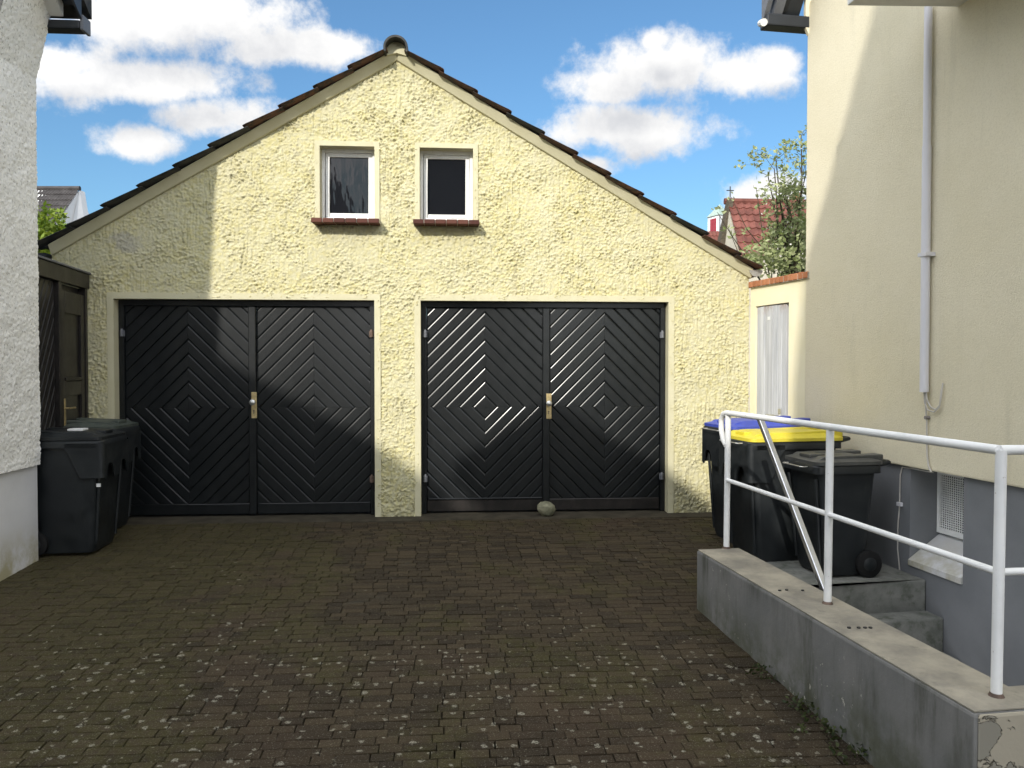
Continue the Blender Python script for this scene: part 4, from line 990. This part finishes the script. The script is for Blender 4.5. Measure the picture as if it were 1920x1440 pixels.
make_bin((2.535, -1.985, hz + .0), aw, .44, .49, .80, 'lid_grey', 'smaller black wheelie bin with dark grey lid on the top step', comb=False)

# ------------------------------------------------------------------ trees and weeds
def leaf_cloud(name, pts, size, mat, parent, seed, spread, per):
    r = np.random.default_rng(seed); P = np.repeat(np.array(pts), per, 0); n = len(P)
    P = P + r.normal(0, spread, (n, 3)); s = size * r.uniform(.55, 1.25, n)
    d = r.normal(size=(n, 3)); d[:, 2] = np.abs(d[:, 2]) * .6 + .1; d /= np.linalg.norm(d, axis=1)[:, None]
    e = np.cross(d, r.normal(size=(n, 3))); e /= np.linalg.norm(e, axis=1)[:, None]; nn = np.cross(d, e)
    a = P; b = P + d * (s * .45)[:, None] + e * (s * .30)[:, None] + nn * (s * .06)[:, None]; c = P + d * s[:, None]; q = P + d * (s * .45)[:, None] - e * (s * .30)[:, None] + nn * (s * .06)[:, None]
    V = np.stack([a, b, c, q], 1).reshape(-1, 3); F = np.arange(4 * n).reshape(-1, 4)
    me = bpy.data.meshes.new(name); me.from_pydata(V.tolist(), [], F.tolist()); at = me.attributes.new('tone', 'FLOAT', 'POINT'); at.data.foreach_set('value', np.repeat(r.random(n), 4).astype(np.float32))
    me.materials.append(M[mat]); o = link(name, me, parent); o['kind'] = 'stuff'; return o
def build_tree():
    root = Vector((4.35, 2.6, -.05)); t = thing('apple_tree', 'flowering apple tree behind the garden wall', 'tree', root)
    r = np.random.default_rng(3); mb = MB(); tips = []
    mb.tube([root, root + Vector((.04, 0, .9)), root + Vector((-.02, .05, 1.5))], [.11, .09, .075], 10)
    top = root + Vector((-.02, .05, 1.5))
    def branch(p, target, rad, depth):
        p = Vector(p); n = 5; pts = [p]; rs = [rad]; tgt = Vector(target)
        for i in range(1, n + 1):
            f = i / n; q = p.lerp(tgt, f) + Vector(r.normal(0, .035, 3)) * (1 if i < n else 0) + Vector((0, 0, .10 * math.sin(f * math.pi)))
            pts.append(q); rs.append(rad * (1 - .78 * f))
        mb.tube(pts, rs, 6)
        for i in range(1, n + 1):
            if depth == 0 or i > 1: tips.append((tuple(pts[i]), depth))
            if depth > 0 and i >= 2:
                for _ in range(2):
                    dv = Vector(r.normal(0, 1, 3)); dv.z = abs(dv.z) * .8 + .2; dv.normalize()
                    branch(pts[i], pts[i] + dv * r.uniform(.22, .5) * (1 if depth > 1 else .8), rs[i] * .6, depth - 1)
    # long shoots aimed where the crown's outline rises
    for px, py, dd in ((1372, 372, 9.3), (1345, 398, 9.2), (1418, 352, 9.5), (1455, 300, 9.4), (1440, 330, 9.7), (1502, 255, 9.6), (1510, 330, 9.3), (1480, 390, 9.2), (1500, 440, 9.1), (1455, 480, 9.3), (1392, 470, 9.1), (1560, 350, 9.7), (1365, 425, 9.1), (1470, 345, 9.5), (1462, 372, 9.1), (1452, 318, 9.3)):
        branch(top + Vector(r.normal(0, .05, 3)), PD(px, py, dd), .026 if px > 1430 else .014, 1 if px > 1430 else 0)
    mb.build('trunk', 'bark', t)
    thin = [p for p, d in tips if d == 1]; fine = [p for p, d in tips if d == 0]; big = [p for p, d in tips if d == 2]
    leaf_cloud('crown', [p for p, d in tips], .062, 'apple_leaf', t, 4, .030, 6)
    leaf_cloud('blossom', [p for p, d in tips][::5], .035, 'blossom', t, 5, .045, 2)
    # fuller lower crown
    pts = []
    for _ in range(230):
        px = r.uniform(1400, 1560); py = 515 - abs(r.normal(0, 20)) - max(0, (px - 1405)) * .9 * r.random(); pts.append(tuple(PD(px, py, r.uniform(8.7, 9.8))))
    leaf_cloud('lower_crown', pts, .065, 'apple_leaf', t, 6, .045, 7); leaf_cloud('blossom', pts[::4], .035, 'blossom', t, 7, .06, 2)
build_tree()
def build_bush():
    c = PD(72, 482, 12.5); t = thing('tree', 'bright yellow green small tree behind the dark shed', 'tree', (c.x, c.y, -.05))
    r = np.random.default_rng(9); mb = MB(); b = Vector((c.x, c.y, -.05))
    mb.tube([b, b + Vector((.03, 0, 1.4)), Vector((c.x, c.y, 2.6))], [.1, .08, .05], 8); pts = []
    for _ in range(240):
        d = r.normal(size=3); d /= np.linalg.norm(d); k = r.uniform(.45, 1.0) ** .5
        p = np.array(c) + d * k * np.array([.62, .6, .62]) * (1 + .2 * math.sin(d[0] * 6) + .12 * math.sin(d[2] * 9)); pts.append(tuple(p))
    for p in pts[::12]: mb.tube([(c.x, c.y, 2.3), tuple((np.array(p) + np.array([c.x, c.y, 2.6])) / 2), p], [.03, .02, .008], 5)
    mb.build('trunk', 'bark', t); leaf_cloud('crown', pts, .11, 'bush_leaf', t, 10, .07, 22)
build_bush()
def build_weeds():
    r = np.random.default_rng(14)
    spots = [(1550, 1380, 'small green weed growing at the foot of the low concrete wall, nearest the street', 1.0), (1440, 1268, 'dark weed tuft at the foot of the low concrete wall below its middle post', .8), (1600, 1420, 'flat weed rosette in the paving by the near end of the low wall', .9), (1500, 1330, 'low weed patch in the joint between paving and low wall', .8)]
    for px, py, lab, s in spots:
        y = PH(px, py, -.16).y; p = PH(px, py, gz(y)); k = (p - W0).dot(nW)
        if k > -.04: p -= nW * (k + .05)
        p.z = gz(p.y); t = thing('weed', lab, 'weed', p, 'weeds along the low wall')
        pts = [tuple(p + Vector((r.normal(0, .055) * s, r.normal(0, .045) * s, .012 + abs(r.normal(0, .012))))) for _ in range(14)]
        leaf_cloud('leaves', pts, .026 * s, 'weed_leaf', t, int(r.integers(999)), .012, 5)
    # litter
    p = PH(871, 1019, gz(-.6)); tag(MB().tube([(p.x - .045, p.y, p.z + .012), (p.x + .04, p.y + .004, p.z + .012)], .005, 6).build('twig', 'bark'), 'pale thin stick lying on the paving in front of the right garage door', 'stick')
build_weeds()

# ------------------------------------------------------------------ houses beyond
def tile_roof(name, O, U, D, nu, nd, mat, parent, amp=.05):
    """real pantile relief: O ridge end, U along the ridge (full length), D down the slope (full length)"""
    O, U, D = Vector(O), Vector(U), Vector(D); n = U.cross(D).normalized()
    if n.z < 0: n = -n
    V, F = [], []; per = 4
    for j in range(nd):
        for s in (0, 1):
            for i in range(nu * per + 1):
                w = amp * (.5 + .5 * math.cos(2 * math.pi * i / per)) ** 1.5
                V.append(tuple(O + U * (i / (nu * per)) + D * ((j + s) / nd) + n * (w + (amp * .8 if s else 0))))
        b = j * 2 * (nu * per + 1); c = nu * per + 1
        for i in range(nu * per): F.append((b + i, b + i + 1, b + c + i + 1, b + c + i))
        if j: 
            a = b - c
            for i in range(nu * per): F.append((a + i, a + i + 1, b + i + 1, b + i))
    me = bpy.data.meshes.new(name); me.from_pydata(V, [], F); me.materials.append(M[mat]); o = link(name, me, parent); o['kind'] = 'stuff'; return o
def build_far():
    # left: grey tiled roof with a white gable
    d = 42.0
    A, B = PD(20, 355, d), PD(150, 355, d); dn = PD(157, 432, d - 4.0) - PD(150, 355, d); dn.x = 0
    t = thing('house', 'distant house with grey tiled roof and white gable on the left', 'house', (B.x, B.y, -.05))
    D = Vector((0, -4.2, -(A.z - PD(0, 470, d - 4).z)))
    tile_roof('roof_tiles', A, B - A, D, 22, 10, 'far_tile_grey', t, .05)
    e = B + D; MB().prism([(B.x - .05, B.y, B.z - .1), (e.x - .05, e.y, e.z - .1), (e.x - .05, e.y, -.05), (B.x - .05, B.y + 4.2, -.05), (B.x - .05, B.y + 4.2, e.z)], (-6, 0, 0)).build('wall', 'far_white', t)
    # a lighter gable flank seen to the right of the roof
    p1, p2, p3, p4 = B + Vector((-.02, 0, -.02)), B + Vector((.55, 1.6, -2.4)), B + Vector((.55, 1.6, -9)), e + Vector((-.02, 0, 0))
    MB().prism([p1, PD(160, 425, d), PD(160, 500, d), PD(133, 500, d - 1), PD(134, 425, d - 1)], (0, .6, 0)).build('gable', 'far_white', t)
    MB().tube([A + Vector((0, 0, .05)), B + Vector((0, 0, .05))], .13, 8).build('ridge', 'far_tile_grey', t)
    # small chimney cap peeping over the garage verge
    q = PD(173, 412, 30); c = thing('chimney', 'small dark chimney top peeping above the left garage verge', 'chimney', (q.x, q.y, 3.0))
    MB().box(q.x - .13, q.x + .13, q.y - .13, q.y + .13, 3.0, q.z).build('stack', 'dark_iron', c); MB().box(q.x - .2, q.x + .2, q.y - .2, q.y + .2, q.z + .004, q.z + .08).build('cap', 'dark_iron', c)
    # right: steep red roof
    d = 24.0
    A, B = PD(1364, 380, d), PD(1560, 383, d); E = PD(1392, 500, d - 3.2); D = E - A; D.x = D.x * 0 + (E.x - A.x)
    t = thing('house', 'house with steep red tiled roof behind the apple tree', 'house', (A.x, A.y, -.05))
    tile_roof('roof_tiles', A, B - A, D, 15, 9, 'far_tile_red', t, .045)
    # barge board and gable on the left end
    g0 = A + Vector((.02, .05, -.03)); gl = PD(1340, 500, d + .2)
    MB().prism([g0, PD(1390, 510, d - 3.2), PD(1390, 700, d - 3.2), PD(1330, 700, d + .4), gl], (.3, .25, 0)).build('gable', 'far_render', t)
    MB().prism([A + Vector((-.06, -.05, .05)), A + Vector((.06, -.05, .02)), gl + Vector((.12, 0, 0)), gl + Vector((-.10, 0, 0))], (0, -.35, 0)).build('barge_board', 'bark', t)
    MB().tube([A + Vector((-.1, 0, .04)), B + Vector((0, 0, .04))], .10, 8).build('ridge', 'far_tile_red', t)
    # brown lower roof in front
    a2, b2 = PD(1452, 440, 16), PD(1600, 380, 17); e2 = PD(1388, 502, 15)
    t2 = thing('outbuilding', 'low brown tiled roof partly hidden by the apple tree', 'outbuilding', (a2.x, a2.y, -.05))
    tile_roof('roof_tiles', a2, b2 - a2, e2 - a2, 12, 6, 'far_tile_brown', t2, .03)
    MB().prism([a2 - Vector((0, 0, .1)), e2 - Vector((0, 0, .1)), Vector((e2.x, e2.y, -.05)), Vector((a2.x, a2.y, -.05))], (b2 - a2).normalized() * 3 + Vector((0, 0, -1.0))).build('wall', 'far_render', t2)
    # chimney on the red house
    q = PD(1492, 392, 26); ch = MB()
    w = .15
    for j in range(7):
        z0 = q.z - .1 + j * .085; ch = MB().box(q.x - w, q.x + w, q.y - w, q.y + w, z0, z0 + .080).build('brick_course', 'brick_orange', t, bevel=.01, seg=1)
    MB().box(q.x - w + .02, q.x + w - .02, q.y - w + .02, q.y + w - .02, q.z - 1.2, q.z + .49).build('chimney', 'mortar', t)
    MB().tube([(q.x - .02, q.y, q.z + .45), (q.x - .02, q.y, q.z + .75)], .045, 8).build('flue', 'dark_iron', t)
    # white turret with red shutters, copper roof, and the cross on a ball
    d = 60.0
    L0, R0, Mx = PD(1327, 408, d), PD(1372, 400, d), PD(1349, 402, d - 1.2)
    t3 = thing('bell_turret', 'white turret with red louvred shutters and pale green roof', 'turret', (Mx.x, Mx.y, -.05))
    bk = L0 + R0 - Mx; zt = Mx.z - .02; zb = 4.0
    MB().prism([(L0.x, L0.y, zb), (Mx.x, Mx.y, zb), (R0.x, R0.y, zb), (bk.x, bk.y, zb)], (0, 0, zt - zb)).build('wall', 'far_white', t3)
    cx = (L0 + R0) / 2; k = 1.12
    rb = [cx + (p - cx) * k for p in (L0, Mx, R0, bk)]; rb = [Vector((p.x, p.y, zt)) for p in rb]; ap = Vector((cx.x, cx.y, zt + 1.05))
    m = MB(); 
    for i in range(4): m.poly([rb[i], rb[(i + 1) % 4], ap])
    m.poly(rb[::-1]).build('roof', 'green_copper', t3)
    def sh(f0, f1, z0, z1): 
        p, q = L0.lerp(Mx, f0), L0.lerp(Mx, f1); nn = Vector((Mx.y - L0.y, -(Mx.x - L0.x), 0)).normalized() * .06
        return MB().prism([(p.x, p.y, z0), (q.x, q.y, z0), (q.x, q.y, z1), (p.x, p.y, z1)], nn).build('shutter', 'shutter_red', t3)
    z1 = PD(1338, 413, d).z; sh(.26, .48, z1 - 1.3, z1); sh(.51, .74, z1 - 1.3, z1)
    MB().tube([Mx + Vector((0, -.06, -.02)), Mx + Vector((0, -.06, -2.5))], .045, 6).build('downpipe', 'fascia_grey', t3)
    # small red roof below the turret
    a, b = PD(1290, 434, 45), PD(1352, 434, 45); t4 = thing('house', 'strip of red tiled roof below the white turret', 'house', (a.x, a.y, -.05))
    D = Vector((0, -3, -2.5)); tile_roof('roof_tiles', a, b - a, D, 9, 7, 'far_tile_red', t4, .05)
    MB().prism([a + D, b + D, Vector((b.x, b.y - 3, -.05)), Vector((a.x, a.y - 3, -.05))], (0, 3, 0)).build('wall', 'far_render', t4)
    q = PD(1369, 374, 25); t5 = thing('roof_cross', 'iron cross on a ball at the end of the red ridge', 'cross', (q.x, q.y, q.z - .15))
    bm = bmesh.new(); bmesh.ops.create_uvsphere(bm, u_segments=14, v_segments=10, radius=.085); me = bpy.data.meshes.new('ball'); bm.to_mesh(me); bm.free(); me.materials.append(M['fascia_grey'])
    o = link('ball', me, t5); o.location = (q.x, q.y, q.z)
    MB().tube([(q.x, q.y, q.z - .2), (q.x, q.y, q.z + .42)], .018, 6).tube([(q.x - .12, q.y, q.z + .29), (q.x + .12, q.y, q.z + .29)], .016, 6).build('cross', 'dark_iron', t5)
build_far()

# ------------------------------------------------------------------ unseen houses added behind the camera, outlines shaped to cast the yard's shade
def build_shade_houses():
    p = 14.0
    def house(prof, label, depth=8.0, p=14.0):
        g = [(X - SUN_A * p, H + SUN_B * p) for X, H in prof]; x0, x1 = g[0][0], g[-1][0]; y = -p
        t = thing('house', label, 'house', ((x0 + x1) / 2, y, -.5))
        zl = min(q[1] for q in g) - .0
        wall = [(x0, y, -.5)] + [(a, y, b - .14) for a, b in g] + [(x1, y, -.5)]
        MB().prism(wall, (0, -depth, 0)).build('wall', 'shade_house_render', t)
        for i in range(len(g) - 1):
            (a, b), (c, d) = g[i], g[i + 1]
            if abs(c - a) < .02: continue
            MB().prism([(a, y + .02, b - .139), (c, y + .02, d - .139), (c, y + .02, d), (a, y + .02, b)], (0, -depth - .1, 0)).build('roof', 'shade_house_roof', t)
    house([(-3.9, 1.35), (-2.95, 1.93), (-1.955, 1.36), (-.865, .73), (-.345, .38), (-.14, .15), (-.10, .02), (.235, .02)], 'added unseen gabled house that casts shade, left of the narrow gable')
    house([(.240, .10), (-.08, .52), (.214, .71), (.815, 1.11), (1.84, .48), (2.36, .08), (2.40, -.35), (2.70, -.35)], 'added unseen narrow gabled house that casts shade')
    house(CPROF, 'added unseen tall steep gabled house that casts shade', 2.5, 10.5)
# left edge of the added steep roof, traced back from its shadow on the cream wall
def back(px, py):
    u = wall_u(px); q = RC + tR * u; h = wall_h(px, py); k = -q.y; return (q.x + SUN_A * k, h - SUN_B * k)
c1, c2, c3, c4 = back(1511, 487), back(1549, 356), back(1605, 131), back(1635, 15)
CPROF = [(c1[0] - .12, -.4), (c1[0] - .10, c1[1] - 1.0), c1, c2, c3, c4, (c4[0] + .5, c4[1] + .9), (c4[0] + 2.6, c4[1] - 1.5)]
print('CPROF', [(round(a, 2), round(b, 2)) for a, b in CPROF])
build_shade_houses()
print('RC', RC, 'UC', UC)
